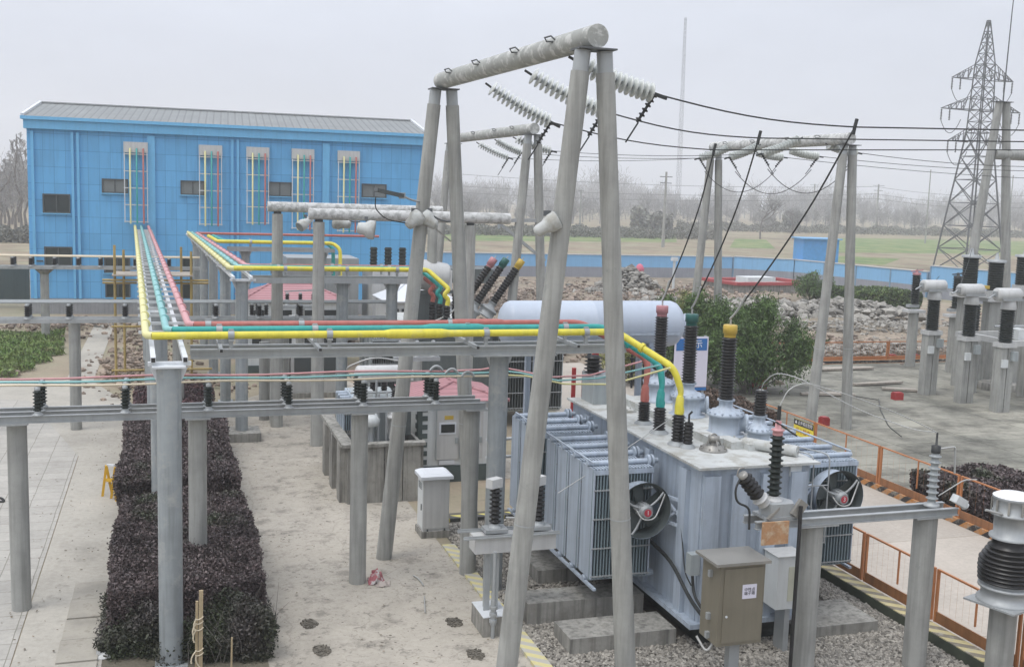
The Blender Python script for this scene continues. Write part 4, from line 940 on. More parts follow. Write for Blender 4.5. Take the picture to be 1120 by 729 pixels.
MB().bbox((tx0 + .15, ty0 + .1, .05), (tx1 - .15, ty1 - .2, tzb - .086)).build('skid', M['dark_gap'], T1)
MB().bbox((tx0 - .11, ty0 - .13, tzt + .001), (tx1 + .13, ty1 + .12, tzt + .045)).build('lid', M['tx_lid'], T1)
LZ = tzt + .046
g_ = MB(); g_.bbox((9.36, 17.0, LZ), (9.60, 21.4, LZ + .14)); g_.bbox((9.601, 16.72, LZ), (9.85, 17.25, LZ + .13)); g_.bbox((9.851, 16.55, LZ), (10.05, 16.95, LZ + .12)); g_.tube([(9.9, 16.8, LZ + .10), (10.5, 16.0, LZ + .10)], .10, 10); g_.build('lid_duct', M['tx_lid'], T1)
for (x, y) in ((9.9, 17.35), (9.05, 20.2)):
    h = MB().box((x, y, LZ + .02), (.42, .26, .04)); [h.tube([(x + dx, y + dy, LZ + .04), (x + dx, y + dy, LZ + .07)], .02, 6) for dx in (-.17, 0, .17) for dy in (-.1, .1)]; h.build('inspection_cover', M['tx_lid'], T1)
# pressure relief valve
pv = gz(780, 492, LZ); v = MB().lathe(pv, (0, 0, 1), [(.25, 0), (.25, .03), (.20, .05), (.19, .09), (.07, .10), (.06, .17), (.11, .18), (.10, .26), (.03, .27)], 20)
v.tube(arc(pv + Vector((-.15, 0, .08)), pv + Vector((.15, 0, .08)), .22, 10, (0, 0, 1)), .014, 6); v.tube(arc(pv + Vector((0, -.17, .08)), pv + Vector((0, .17, .08)), .17, 10, (0, 0, 1)), .012, 6)
for i in range(8): v.box(pv + Vector((math.cos(i * PI / 4) * .22, math.sin(i * PI / 4) * .22, .045)), (.03, .03, .04))
v.build('pressure_relief_valve', M['tan_top'], T1)
for f in LV: bushing(T1, (f.x, f.y, LZ), 0, 0, f.z - LZ - .02, .125, 9, None)
bushing(T1, tuple(gz(752, 489, LZ)), 0, 0, .46, .095, 7, None); q = gz(752, 489, LZ); MB().tube([q + Vector((0, 0, .46)), q + Vector((0, 0, .60)), q + Vector((.05, -.02, .66))], .02, 6).build('terminal', M['wire'], T1)
HVB = []
for (x, y, cap) in ((10.08, 17.85, 'yel_cap'), (10.20, 19.65, 'green_cap'), (10.30, 21.25, 'pink_cap')):
    HVB.append(bushing(T1, (x, y, LZ), .43, .30, 1.18, .152, 20, cap, .22, side=(.8, -.35, 0)))
NB = bushing(T1, (10.28, 16.95, LZ), .30, .20, .46, .125, 9, None, .05)
nc = Vector((10.28, 16.95, LZ + .95)); MB().tube([nc - Vector((0, 0, .03)), nc + Vector((0, 0, .08))], .05, 8).build('terminal', M['wire_lt'], T1)
MB().bbox((8.66, 21.0, LZ), (9.2, 21.7, LZ + .62)).build('tap_changer_box', M['tx_grey'], T1)
MB().sheds((8.75, 21.3, LZ + .62), (0, 0, 1), .4, .13, .2, 5).build('tap_changer_insulator', M['porcelain'], T1)
# radiators
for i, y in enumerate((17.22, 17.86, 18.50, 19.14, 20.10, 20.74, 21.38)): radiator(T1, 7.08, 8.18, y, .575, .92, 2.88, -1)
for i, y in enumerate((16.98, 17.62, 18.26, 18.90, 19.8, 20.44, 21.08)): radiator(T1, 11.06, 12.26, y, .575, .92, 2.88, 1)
for x, s in ((7.06, -1), (12.28, 1)): MB().bbox((x - .03, 16.7, .80), (x + .03, 21.7, .84)).build('radiator_tie', M['tx'], T1); MB().tube([(x, 16.95, 3.02), (x, 21.4, 3.02)], .018, 6).build('radiator_tie', M['tx'], T1)
fan(T1, (7.86, 16.70, 2.25), .45, '1', (8.52, 16.1, 2.2)); fan(T1, (11.66, 16.50, 2.33), .45, '3', (10.6, 16.2, 2.3))
# conservator
cv = MB(); cyc, czc, cr = 22.9, 4.72, .54
cv.lathe((7.25, cyc, czc), (1, 0, 0), [(.02, -.16), (.22, -.14), (.40, -.08), (.50, 0), (cr, .10), (cr, 2.0), (cr + .006, 2.01), (cr + .006, 2.04), (cr, 2.05), (cr, 4.05), (.50, 4.16), (.40, 4.25), (.22, 4.31), (.02, 4.33)], 36)
con = cv.build('conservator', M['tx_smooth'], T1)
MB().lathe((11.40, cyc - .1, czc - .05), (1, 0, 0), [(.25, 0), (.25, .26), (.30, .27), (.30, .33), (.26, .34)], 20).build('end_drum', M['tx_smooth'], con)
MB().bbox((7.3, cyc - .57, czc - .20), (11.3, cyc - .545, czc - .15)).build('side_rib', M['tx'], con)
lg = MB()
for x in (7.9, 10.7):
    lg.bar((x, cyc - .3, .5), (x, cyc - .3, czc - .4), .12, .12); lg.bar((x, cyc + .3, .5), (x, cyc + .3, czc - .4), .12, .12); lg.bbox((x - .08, cyc - .5, czc - .58), (x + .08, cyc + .5, czc - .5))
lg.build('conservator_stand', M['tx'], con)
pi_ = MB()
for x in (9.9, 10.15, 10.45): pi_.tube([(x, cyc - .5, czc - .45), (x, cyc - .55, 3.3)], .025, 6); pi_.lathe((x, cyc - .54, 3.95), (0, 0, 1), [(.07, 0), (.07, .05)], 10)
pi_.tube(bend([(9.3, cyc, czc - .5), (9.3, cyc, 3.9), (9.3, 21.3, 3.6), (9.3, 21.2, LZ)], .2), .05, 8); pi_.build('oil_pipe', M['wire'], con)
# pipe guard rail at the right front corner of the tank, boxes and cable trunking
ld = MB()
for x in (10.68, 11.0): ld.tube(bend([(x, 15.75, 1.7), (x, 15.75, 3.3), (x - .3, 16.3, 3.32)], .15), .013, 6)
for z in (1.71, 2.2, 2.75): ld.tube([(10.6, 15.75, z), (11.0, 15.75, z)], .012, 6)
ld.build('guard_rail', M['galv'], T1)
b = MB().box(gy(868, 512, 15.75), (.22, .16, .24)); b.box(gy(868, 512, 15.75) + Vector((.02, 0, -.35)), (.05, .05, .45)); b.build('relay_box', M['box_white'], T1)
wb = gy(856, 637, 15.32); mbx = MB().box((wb.x + .05, 15.38, 1.27), (.52, .44, .92)); bo = mbx.build('control_box', M['box_white'], T1)
MB().box((wb.x + .05, 15.38, 1.735), (.56, .48, .012)).build('lid_plate', M['cab'], bo)
MB().bbox((wb.x + .0, 15.150, .95), (wb.x + .26, 15.158, 1.55)).build('window_panel', mat('cream_panel', (.50, .50, .40), .5), bo)
MB().bbox((wb.x + .0, 15.2, .0), (wb.x + .1, 15.5, .80)).build('box_post', M['galv'], bo)
mot = gy(748, 594, 15.5); k = MB().box((8.36, 15.6, 1.58), (.17, .18, .36)); k.build('meter_box', M['tx_grey'], T1)
cb = MB()
cb.tube(bend([(8.36, 15.6, 1.40), (8.38, 15.55, 1.05), (8.30, 15.0, .95), (8.0, 14.1, 1.0)], .2), .025, 6); cb.tube(bend([(8.3, 17.3, 1.5), (8.36, 16.4, 1.35), (8.3, 15.5, .98), (8.1, 14.2, .92)], .3), .035, 6); cb.tube(bend([(8.42, 16.2, 2.0), (8.38, 15.9, 1.3), (8.35, 15.6, 1.2)], .2), .012, 5)
cb.build('cable', M['wire'], T1)
# footing slabs of the transformer bay
for a, b_, l_ in (((6.35, 15.95, 0), (8.3, 16.75, .30), 'near'), ((6.05, 17.3, 0), (8.3, 17.95, .42), 'next'), ((10.5, 15.6, 0), (12.15, 16.7, .22), 'right'), ((6.9, 19.2, 0), (8.2, 21.6, .3), 'far')):
    tag(MB().bbox(a, b_).build('concrete_plinth', M['rough_conc'], origin=((a[0] + b_[0]) / 2, (a[1] + b_[1]) / 2, 0)), {'near': 'low concrete beam lying on the gravel nearest the left radiators', 'next': 'higher concrete beam on the gravel just under the left radiators', 'right': 'flat concrete slab on the gravel at the right front corner of the transformer', 'far': 'concrete block hidden in shade under the left radiators'}[l_], 'plinth')

# drop conductors from the overhead wires to the bushings
for a, q, l_, px in ((A1, HVB[0], 'ochre', (868, 262)), (A2, HVB[1], 'green', (800, 243)), (A3, HVB[2], 'pink', (762, 232))):
    pts = [a, a.lerp(q, .33) + Vector((.10, 0, -.06)), a.lerp(q, .66) + Vector((.08, 0, -.06)), q]
    t = thing('drop_conductor', 'thick dark conductor dropping from the overhead wire to the %s-capped bushing' % l_, 'wire', q, 0, 'conductors dropping to the near transformer')
    MB().tube(bend(pts, .8, 6), .0155, 7).build('cable', M['wire'], t); MB().tube([a + Vector((-.02, 0, -.12)), a, a + Vector((.03, 0, .13))], .03, 7).build('line_clamp', M['wire'], t)
    MB().tube(arc(q + Vector((-.02, 0, 0)), a.lerp(q, .86), .05, 5), .02, 5).build('lead', M['wire_lt'], t)

# ------------------------------------------------------------------ second transformer, seen between the poles
T2 = thing('power_transformer', 'grey older transformer behind the front gantry with three tilted bushings', 'transformer', (9.0, 35.5, 0))
MB().bbox((7.6, 33.6, .5), (10.2, 38.2, 3.2)).build('tank', M['tx_dark'], T2); MB().bbox((7.5, 33.5, 3.201), (10.3, 38.3, 3.26)).build('lid', M['tx_lid'], T2)
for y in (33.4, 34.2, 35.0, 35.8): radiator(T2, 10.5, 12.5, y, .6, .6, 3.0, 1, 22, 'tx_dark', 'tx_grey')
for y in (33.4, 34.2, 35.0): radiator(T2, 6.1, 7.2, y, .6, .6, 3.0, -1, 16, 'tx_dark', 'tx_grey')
for y in (33.0, 33.05): pass
for (x, y, cap, h_) in ((9.62, 35.0, 'pink_cap', 1.45), (10.02, 34.9, 'green_cap', 1.45), (10.62, 34.95, 'yel_cap', 1.4)):
    bushing(T2, (x - .35, y, 3.5), .3, .28, h_, .15, 14, cap, .34, axis=(.56, 0, .83), mt='galv')
cv = MB().lathe((7.72, 34.6, 4.98), (.97, 0, -.16), [(.02, -.1), (.3, -.06), (.46, 0), (.50, .08), (.50, 1.05), (.46, 1.12), (.3, 1.18), (.02, 1.2)], 28).build('conservator', M['cab'], T2)
MB().bbox((7.75, 34.3, 3.27), (8.75, 34.9, 4.32)).build('conservator_stand', M['tx_dark'], cv)
MB().bbox((7.7, 34.0, 4.36), (8.95, 34.05, 4.46)).build('conservator_rail', M['tx_dark'], cv)
for f in LV2: bushing(T2, (f.x, f.y, 3.26), 0, 0, f.z - 3.28, .12, 8, None)
bushing(T2, (9.0, 34.0, 3.26), 0, 0, 1.1, .13, 10, None)
MB().tube(arc((7.3, 33.2, 3.6), (9.0, 33.3, 4.1), .3, 10), .03, 6).build('lead', M['wire_lt'], T2)
# third transformer, far back, mostly hidden
T3_ = thing('power_transformer', 'distant grey transformer tank by the blue wall with three short black bushings', 'transformer', (8.6, 52, 0))
MB().bbox((5.4, 51.6, .4), (8.8, 54.5, 4.35)).build('tank', M['galv'], T3_); MB().bbox((9.3, 50.6, .4), (13.2, 53.5, 3.9)).build('housing', M['cab'], T3_); MB().bbox((13.3, 51.6, 3.2), (15.6, 53.4, 3.9)).build('radiator', M['tx_dark'], T3_)
for x in (9.4, 10.1, 10.8): bushing(T3_, (x, 51.0, 3.95), 0, 0, 1.0, .2, 6, None, m='green_ins')
cv = MB().lathe((11.6, 49.6, 3.4), (0, 1, 0), [(.02, -.1), (.5, 0), (.55, .1), (.55, 2.2), (.02, 2.3)], 20).build('conservator', M['cab'], T3_)
# ------------------------------------------------------------------ neutral earthing stand in the right foreground
ns = thing('support_stand', 'two round grey columns carrying a steel channel beam in the right foreground', 'stand', (10.8, 14.2, 0))
for x, r in ((9.68, .175), (11.83, .19)):
    c_ = column(MB(), x, 14.2, 2.62, r, 20).build('column', M['pole'], ns)
    MB().bbox((x - .34, 13.98, 2.6205), (x + .34, 14.42, 2.6395)).build('head_plate', M['grey_beam'], c_)
for y in (14.03, 14.37):
    k = MB(); k.bbox((8.55, y - .04, 2.755), (12.3, y + .04, 2.77)); k.bbox((8.55, y - .006, 2.66), (12.3, y + .006, 2.7545)); k.bbox((8.55, y - .04, 2.645), (12.3, y + .04, 2.6595)); k.build('beam', M['galv'], ns)
rp = MB(); rp.bbox((8.62, 13.925, 2.42), (9.08, 13.955, 2.78)); rp.build('rusty_plate', M['rust'], ns)
# earthing switch
es = thing('earthing_switch', 'neutral earthing switch with one upright and one tilted brown insulator on the channel beam', 'switch', (8.98, 14.2, 2.775))
k = MB(); k.bbox((8.72, 14.0, 2.776), (9.32, 14.42, 2.82)); k.prism([(8.82, 14.02), (9.2, 14.02), (9.28, 14.2), (9.2, 14.4), (8.82, 14.4), (8.74, 14.2)], 2.821, 3.02); k.build('base', M['galv'], es)
k = MB(); k.bar((8.74, 14.0, 2.80), (8.98, 14.05, 2.98), .05, .04); k.bar((9.2, 14.0, 2.83), (9.36, 14.0, 3.05), .07, .16); k.build('lever', M['tan_top'], es)
u = MB().sheds((8.98, 14.25, 3.10), (0, 0, 1), .96, .075, .115, 11, 16).build('post_insulator', M['green_ins'], es)
MB().lathe((8.98, 14.25, 3.021), (0, 0, 1), [(.14, 0), (.14, .02), (.10, .03), (.10, .08)], 14).build('collar', M['cab'], u)
MB().lathe((8.98, 14.25, 4.061), (0, 0, 1), [(.08, 0), (.08, .06), (.10, .07), (.10, .09), (.05, .10), (.045, .22)], 12).build('cap', M['red_f'], u)
k = MB(); k.tube([(8.98, 14.25, 4.30), (8.98, 14.25, 4.52)], .03, 6); k.bar((8.9, 14.2, 4.28), (9.35, 14.3, 4.02), .03, .02); k.build('contact', M['wire'], u)
d_ = Vector((-.62, 0, .72)).normalized(); b_ = Vector((8.76, 14.15, 3.0))
v = MB().sheds(b_ + d_ * .18, d_, .42, .085, .125, 5, 16).build('tilted_insulator', M['porcelain'], es)
k = MB(); k.lathe(b_, d_, [(.1, 0), (.1, .1), (.13, .11), (.13, .13), (.09, .14), (.09, .179)], 14); k.build('collar', M['cab'], v)
k = MB(); k.lathe(b_ + d_ * .601, d_, [(.08, 0), (.08, .05), (.04, .06)], 12); k.tube(arc(b_ + d_ * .62 + Vector((-.1, 0, 0)), b_ + d_ * .62 + Vector((.02, 0, .12)), .06, 6, (-.5, 0, .8)), .012, 5); k.build('cap', M['tan_top'], v)
q = b_ + d_ * .64; MB().tube(bend([q, q + Vector((-.14, -.05, -.2)), q + Vector((-.1, -.05, -.42)), q + Vector((.13, -.06, -.5)), q + Vector((.14, -.06, -.85))], .12), .018, 6).build('earth_lead', M['wire'], es)
MB().tube([(9.27, 13.93, .05), (9.27, 13.93, 2.62), (9.27, 13.93, 3.0)], .03, 8).build('operating_rod', M['black'], es)
# surge arrester on the beam's right end
sa = thing('surge_arrester', 'slim grey surge arrester standing on the right end of the channel beam', 'surge arrester', (11.92, 14.2, 2.775))
MB().sheds((11.92, 14.2, 2.86), (0, 0, 1), .80, .06, .10, 8, 14).build('insulator', M['grey_ins'], sa); MB().lathe((11.92, 14.2, 2.776), (0, 0, 1), [(.13, 0), (.13, .03), (.07, .04), (.07, .083)], 12).build('base', M['galv'], sa)
MB().lathe((11.92, 14.2, 3.661), (0, 0, 1), [(.075, 0), (.075, .12), (.02, .13), (.015, .34)], 12).build('cap', M['wire'], sa)
k = MB().box((12.38, 14.1, 2.86), (.22, .16, .13), R=Matrix.Rotation(.5, 3, 'Y')); k.lathe((12.46, 14.09, 2.80), (.7, 0, -.6), [(.07, 0), (.07, .06)], 12); k.build('counter', M['box_white'], sa)
k = MB(); k.tube(bend([(12.0, 14.15, 2.95), (12.5, 14.15, 3.2), (12.7, 14.1, 3.2)], .1), .01, 5); k.tube(bend([(11.95, 14.2, 3.72), (12.3, 14.2, 3.75), (12.33, 14.2, 3.3)], .06), .018, 5); k.build('lead', M['wire_lt'], sa)
for q0, pts, l_ in (((nc + Vector((0, 0, .08))), [(835, 418), (848, 407), (872, 412), (940, 449), (1000, 470)], 'upper'), (Vector((8.98, 14.25, 4.5)), [(862, 425), (880, 418), (930, 432), (990, 455)], 'lower')):
    n_ = len(pts); P3 = [q0] + [gy(px, py, q0.y + (14.2 - q0.y) * (i + 1) / (n_ + 1)) for i, (px, py) in enumerate(pts)] + [Vector((11.92, 14.2, 4.0)), Vector((11.92, 14.2, 3.9))]
    wire('pale %s lead arching from the transformer neutral to the surge arrester' % l_, bend(P3, .6, 5), .014, 'wire_lt', 'neutral_lead', 'wire')
# current transformer column
ct = thing('current_transformer', 'barrel-shaped current transformer with a white-topped tank on a column at the right edge', 'current transformer', (12.58, 13.2, 0))
cx, cy = 12.64, 13.2
MB().tube([(cx, cy, 0), (cx, cy, 1.44)], .21, 18).build('column', M['pole'], ct); MB().box((cx - .02, cy, 1.455), (.86, .86, .03), rz=.3).build('top_plate', M['galv'], ct)
MB().lathe((cx, cy, 1.471), (0, 0, 1), [(.43, 0), (.43, .04), (.38, .05), (.36, .22), (.42, .23), (.42, .27), (.36, .28), (.36, .31)], 28).build('base_tank', M['galv'], ct)
s = MB(); pr = [(.34, 0)]
for i in range(9):
    z = i * .068; R_ = .45 - .10 * max(0, i - 5) / 3 - .015 * abs(i - 3) / 3; pr += [(R_ - .05, z + .008), (R_, z + .032), (R_ - .004, z + .042), (R_ - .052, z + .062)]
pr += [(.27, .66), (.25, .72)]
s.lathe((cx, cy, 1.782), (0, 0, 1), pr, 28).build('porcelain_barrel', M['porcelain'], ct)
k = MB().lathe((cx, cy, 2.505), (0, 0, 1), [(.32, 0), (.32, .04), (.26, .05), (.27, .36), (.33, .37), (.33, .41), (.29, .42), (.30, .62), (.32, .64), (.31, .67)], 26); k.build('head_tank', M['galv'], ct)
MB().lathe((cx, cy, 3.176), (0, 0, 1), [(.315, 0), (.25, .035), (.02, .05)], 26).build('top_cover', M['white'], ct)
MB().tube([(cx - .3, cy - .1, 2.93), (cx - .62, cy - .1, 3.02)], .022, 6).build('terminal', M['wire_lt'], ct)
k = MB()
for i in range(10): a = i * PI / 5; k.box((cx + math.cos(a) * .318, cy + math.sin(a) * .318, 3.03), (.02, .03, .2), rz=a)
k.build('head_rib', M['rough_conc'], ct)
# olive terminal box on a post
tb = thing('terminal_box', 'olive brown metal terminal box with a small white label on a post in the gravel', 'cabinet', (8.2, 13.95, 0))
z0, z1 = .95, 2.22; x0, x1 = 7.84, 8.60
MB().bbox((x0, 13.75, z0), (x1, 14.3, z1)).build('body', M['tan_box'], tb)
dr = MB().bbox((x0 + .07, 13.735, z0 + .05), (x1 - .03, 13.749, z1 - .06)).build('door', M['tan_box'], tb); MB().lathe((x0 + .13, 13.734, 1.42), (0, -1, 0), [(.018, 0), (.018, .012)], 10).build('lock', M['white_rail'], dr)
MB().bbox((x0 - .10, 13.68, z1 + .001), (x1 + .06, 14.38, z1 + .045)).build('top_cover', M['tan_top'], tb)
MB().box((8.26, 14.0, .475), (.17, .14, .95)).build('post', M['galv'], tb)
lb_ = MB().bbox((8.22, 13.728, 1.68), (8.46, 13.7345, 1.90)).build('label_plate', M['sign_white'], dr); txt('中性点\n端子箱', .062, M['ink'], lb_, Vector((8.34, 13.7265, 1.79)), FRONT)
k = MB()
for z in (1.05, 1.35, 2.02): MB().bar((x0 - .06, 14.0, z), (x0 - .001, 14.0, z), .06, .1).build('bracket', M['galv'], tb)

MB().tube(bend([(x0 + .1, 14.0, .94), (x0 - .02, 14.0, .75), (x0 - .1, 14.2, .95)], .12), .02, 6).build('conduit', M['wire_lt'], tb)
# switch pedestal beside the gantry leg
sp = thing('isolator_pedestal', 'low isolator on a square concrete base just behind the near left gantry leg', 'isolator', (5.4, 17.4, 0))
MB().bbox((5.14, 17.0, 0), (5.62, 17.75, .36)).build('base', M['stone_dk'] if False else M['rough_conc'], sp)
k = MB(); k.bbox((5.14, 17.0, .361), (5.62, 17.75, .375)); k.build('base_plate', M['white_rail'], sp)
k = MB()
for x in (5.28, 5.44): k.bbox((x - .05, 17.3, .376), (x + .05, 17.34, 1.44)); k.bbox((x - .012, 17.341, .376), (x + .012, 17.5, 1.44))
k.build('post', M['galv'], sp)
MB().bbox((5.02, 17.2, 1.441), (6.50, 17.6, 1.72)).build('beam', M['cab'], sp)
k = MB()
for y in (17.18, 17.60): k.bbox((4.80, y - .035, 1.7205), (6.55, y + .035, 1.745)); k.bbox((4.80, y - .008, 1.7455), (6.55, y + .008, 1.775))
k.build('channel', M['galv'], sp)
for x in (5.42, 6.22):
    MB().bbox((x - .2, 17.25, 1.776), (x + .2, 17.55, 1.84)).build('mount', M['galv'], sp)
    i_ = MB().sheds((x, 17.4, 1.92), (0, 0, 1), .62, .07, .11, 8, 14).build('post_insulator', M['porcelain'], sp); MB().lathe((x, 17.4, 1.841), (0, 0, 1), [(.13, 0), (.13, .02), (.09, .04), (.09, .078)], 12).build('collar', M['galv'], i_)
    MB().box((x - .03, 17.4, 2.64), (.26, .16, .16), rz=.5).build('terminal_clamp', M['cab'], i_)
k = MB(); k.tube([(5.30, 16.95, .0), (5.30, 16.95, 1.55)], .035, 8); k.tube([(5.30, 16.95, .25), (5.30, 16.95, .7)], .05, 8)
for z in (.3, .42, .54): k.tube([(5.30, 16.95, z), (5.30, 16.95, z + .05)], .07, 8)
k.build('operating_rod', M['galv'], sp); MB().tube([(5.6, 17.35, 2.02), (6.0, 17.35, 1.98)], .02, 6).build('link', M['wire_lt'], sp)
wire('pale thin lead stretched from the radiator corner up to the lid of the near transformer', arc((6.5, 17.2, 2.45), gz(741, 452, 3.6), .02, 8), .013, 'wire_lt', 'earth_lead', 'wire')

# ------------------------------------------------------------------ cabinets in the middle
kb = thing('kiosk_cabinet', 'pale walk-in kiosk with green corner strips and pink roof behind the gantry leg', 'kiosk', (7.2, 28.4, 0))
a, b_ = (6.24, 27.0, .45), (8.5, 29.4, 2.12)
MB().bbox(a, b_).build('body', M['box_white'], kb); MB().bbox((6.22, 26.97, .0), (8.52, 29.42, .449)).build('plinth', M['stone_dk'], kb)
q = MB(); q.bbox((6.215, 26.975, .45), (6.33, 26.999, 2.11)); q.bbox((6.2151, 27.0, .45), (6.239, 27.14, 2.11))
for i in range(7): z = .5 + i * .235; q.bbox((6.3305, 26.972, z), (6.47, 26.998, z + .13)); q.bbox((6.2101, 27.1405, z), (6.238, 27.28, z + .13))
q.build('quoin_strip', M['stone_dk'], kb)
for x0_, x1_ in ((6.72, 7.32), (7.38, 7.98)):
    d = MB().bbox((x0_, 26.955, .62), (x1_, 26.9985, 2.06)).build('door', M['cab'], kb); MB().bbox((x0_ + .06, 26.945, 1.30), (x1_ - .08, 26.9545, 1.62)).build('vent_frame', M['cab_lid'], d); MB().bbox((x0_ + .11, 26.938, 1.35), (x1_ - .12, 26.9445, 1.57)).build('vent', M['dark_gap'], d)
    MB().bbox((x0_ + .2, 26.945, 1.7), (x1_ - .16, 26.9545, 1.8)).build('nameplate', M['yel_cap'], d)
    k = MB(); k.bbox((x0_ - .03, 26.93, .62), (x0_ - .005, 26.9535, 2.06)); k.bbox((x1_ - .12 + .02, 26.925, 1.05), (x1_ - .02, 26.9545, 1.2)); k.build('handle', M['tx_grey'], d)
for x0_ in (6.72, 7.38): MB().bbox((x0_ + .08, 26.96, .48), (x0_ + .5, 26.9985, .6)).build('kick_plate', M['cab_lid'], kb)
M['tile'] = roof_mat('pink_roof_tiles', (.38, .185, .195), .22, 1)
def hip(root, x0, y0, x1, y1, z, h, ov, m='tile', edge=True):
    x0 -= ov; y0 -= ov; x1 += ov; y1 += ov; i_ = min(x1 - x0, y1 - y0) * .5
    if (y1 - y0) > (x1 - x0): A, B = ((x0 + x1) / 2, y0 + i_ * .8), ((x0 + x1) / 2, y1 - i_ * .8)
    else: A, B = (x0 + i_ * .8, (y0 + y1) / 2), (x1 - i_ * .8, (y0 + y1) / 2)
    V = [(x0, y0, z), (x1, y0, z), (x1, y1, z), (x0, y1, z), (*A, z + h), (*B, z + h)]
    F = [(0, 1, 4), (1, 2, 5, 4), (2, 3, 5), (3, 0, 4, 5), (3, 2, 1, 0)] if (y1 - y0) > (x1 - x0) else [(0, 1, 5, 4), (1, 2, 5), (2, 3, 4, 5), (3, 0, 4), (3, 2, 1, 0)]
    r = MB().raw(V, F).build('roof', M[m], root)
    e = MB().bbox((x0 + .04, y0 + .04, z - .07), (x1 - .04, y1 - .04, z - .001)).build('fascia', M['cab_lid'], r)
    k = MB(); 
    for a_, b__ in ((0, 4), (1, 4 if (y1 - y0) > (x1 - x0) else 5), (4, 5)): k.tube([V[a_], V[b__]], .05, 6)
    k.build('ridge_tile', M[m], r)
hip(kb, *a[:2], *b_[:2], 2.192, .36, .16)
k2 = thing('kiosk_cabinet', 'long pale kiosk with a pink tiled roof in front of the blue building', 'kiosk', (4.9, 46, 0))
MB().bbox((3.0, 45, .3), (7.0, 48, 2.9)).build('body', M['box_white'], k2); MB().bbox((2.9, 44.9, 0), (7.1, 48.1, .299)).build('plinth', M['stone_dk'], k2); hip(k2, 3.0, 45, 7.0, 48, 2.98, .6, .22)
for x in (3.3, 4.3, 5.3, 6.2): d = MB().bbox((x, 44.96, 1.2), (x + .6, 44.999, 2.6)).build('vent', M['dark_gap'], k2)
gh = thing('equipment_shelter', 'grey shelter with a pale sloping roof and dark louvres behind the second pipe bridge', 'shelter', (10.6, 47.5, 0))
MB().bbox((9.2, 46.3, 0), (12.2, 49.2, 2.75)).build('body', M['cab'], gh); hip(gh, 9.2, 46.3, 12.2, 49.2, 2.83, .75, .15, 'cab_lid')
for i in range(6): MB().bbox((9.35 + i * .46, 46.25, .9), (9.68 + i * .46, 46.299, 2.5)).build('louvre', M['dark_gap'], gh)
wc_ = thing('metal_cabinet', 'small light grey metal cabinet with a pale overhanging lid beside the kerb corner', 'cabinet', (5.6, 22.8, 0))
x0, x1, y0, y1 = 5.34, 5.93, 22.5, 23.05
MB().bbox((x0 - .04, y0 - .04, 0), (x1 + .04, y1 + .04, .16)).build('plinth', M['rough_conc'], wc_); MB().bbox((x0, y0, .161), (x1, y1, 1.34)).build('body', M['cab'], wc_)
MB().bbox((x0 + .03, y0 - .012, .22), (x1 - .02, y0 - .001, 1.31)).build('front_panel', M['cab'], wc_)
l_ = MB(); V = [(x0 - .07, y0 - .07, 1.341), (x1 + .07, y0 - .07, 1.341), (x1 + .07, y1 + .07, 1.341), (x0 - .07, y1 + .07, 1.341), (x0 - .07, y0 - .07, 1.41), (x1 + .07, y0 - .07, 1.41), (x1 + .07, y1 + .07, 1.41), (x0 - .07, y1 + .07, 1.41), (x0 + .03, y0 + .03, 1.47), (x1 - .03, y0 + .03, 1.47), (x1 - .03, y1 - .03, 1.47), (x0 + .03, y1 - .03, 1.47)]
l_.raw(V, [(3, 2, 1, 0), (0, 1, 5, 4), (1, 2, 6, 5), (2, 3, 7, 6), (3, 0, 4, 7), (4, 5, 9, 8), (5, 6, 10, 9), (6, 7, 11, 10), (7, 4, 8, 11), (8, 9, 10, 11)]).build('lid', M['cab_lid'], wc_)
d = MB().bbox((x0 - .012, y0 + .04, .22), (x0 - .001, y1 - .04, 1.31)).build('door', M['box_white'], wc_); k = MB()
for i in range(4): k.bbox((x0 - .016, y0 + .12, 1.08 + i * .04), (x0 - .0125, y1 - .12, 1.10 + i * .04))
k.bbox((x0 - .03, y0 + .1, .62), (x0 - .0125, y0 + .13, .76)); k.build('louvre', M['frame_dk'], d)
for x in (x0 + .1, x1 - .1): MB().box((x, y0 - .02, .19), (.03, .03, .04)).build('hinge', M['frame_dk'], wc_)
# concrete plank enclosure with a small coil transformer standing inside
pe = thing('plank_enclosure', 'waist-high enclosure of upright stained concrete planks in the middle of the yard', 'enclosure', (5.0, 27.2, 0))
ex0, ex1, ey0, ey1, eh = 4.12, 5.95, 25.4, 29.4, 1.42
w_ = (ex1 - ex0) / 4
for i in range(4): MB().bbox((ex0 + i * w_ + .012, ey0 + .01 * (i % 2), 0), (ex0 + (i + 1) * w_ - .012, ey0 + .1 + .01 * (i % 2), eh)).build('plank', M['rough_conc'], pe)
for i in range(6):
    y = ey0 + .12 + i * .65; MB().bbox((ex0 - .16 + .09 * (i % 2), y + .06, 0), (ex0 - .02, y + .50, eh)).build('plank', M['rough_conc'], pe)
MB().bbox((ex0 - .0195, ey0 + .105, 0), (ex0 + .05, ey1, eh - .02)).build('side_panel', M['rough_conc'], pe)
MB().bbox((ex1, ey0 + .11, 0), (ex1 + .08, ey1, eh)).build('side_panel', M['rough_conc'], pe)
k = MB(); k.bbox((ex0 - .14, ey0 - .05, eh + .001), (ex1 + .1, ey0 + .22, eh + .08)); k.bbox((ex0 - .14, ey0 + .2205, eh + .001), (ex0 + .16, ey1, eh + .08)); k.bbox((ex0 + .17, ey0 + 1.6, eh - .1), (ex1 - .01, ey0 + 1.8, eh + .06)); k.build('top_slab', M['rough_conc'], pe)
MB().bbox((ex0 + .02, ey0 + .25, 1.0), (ex1 - .01, ey1, 1.06)).build('floor', M['dark_gap'], pe)
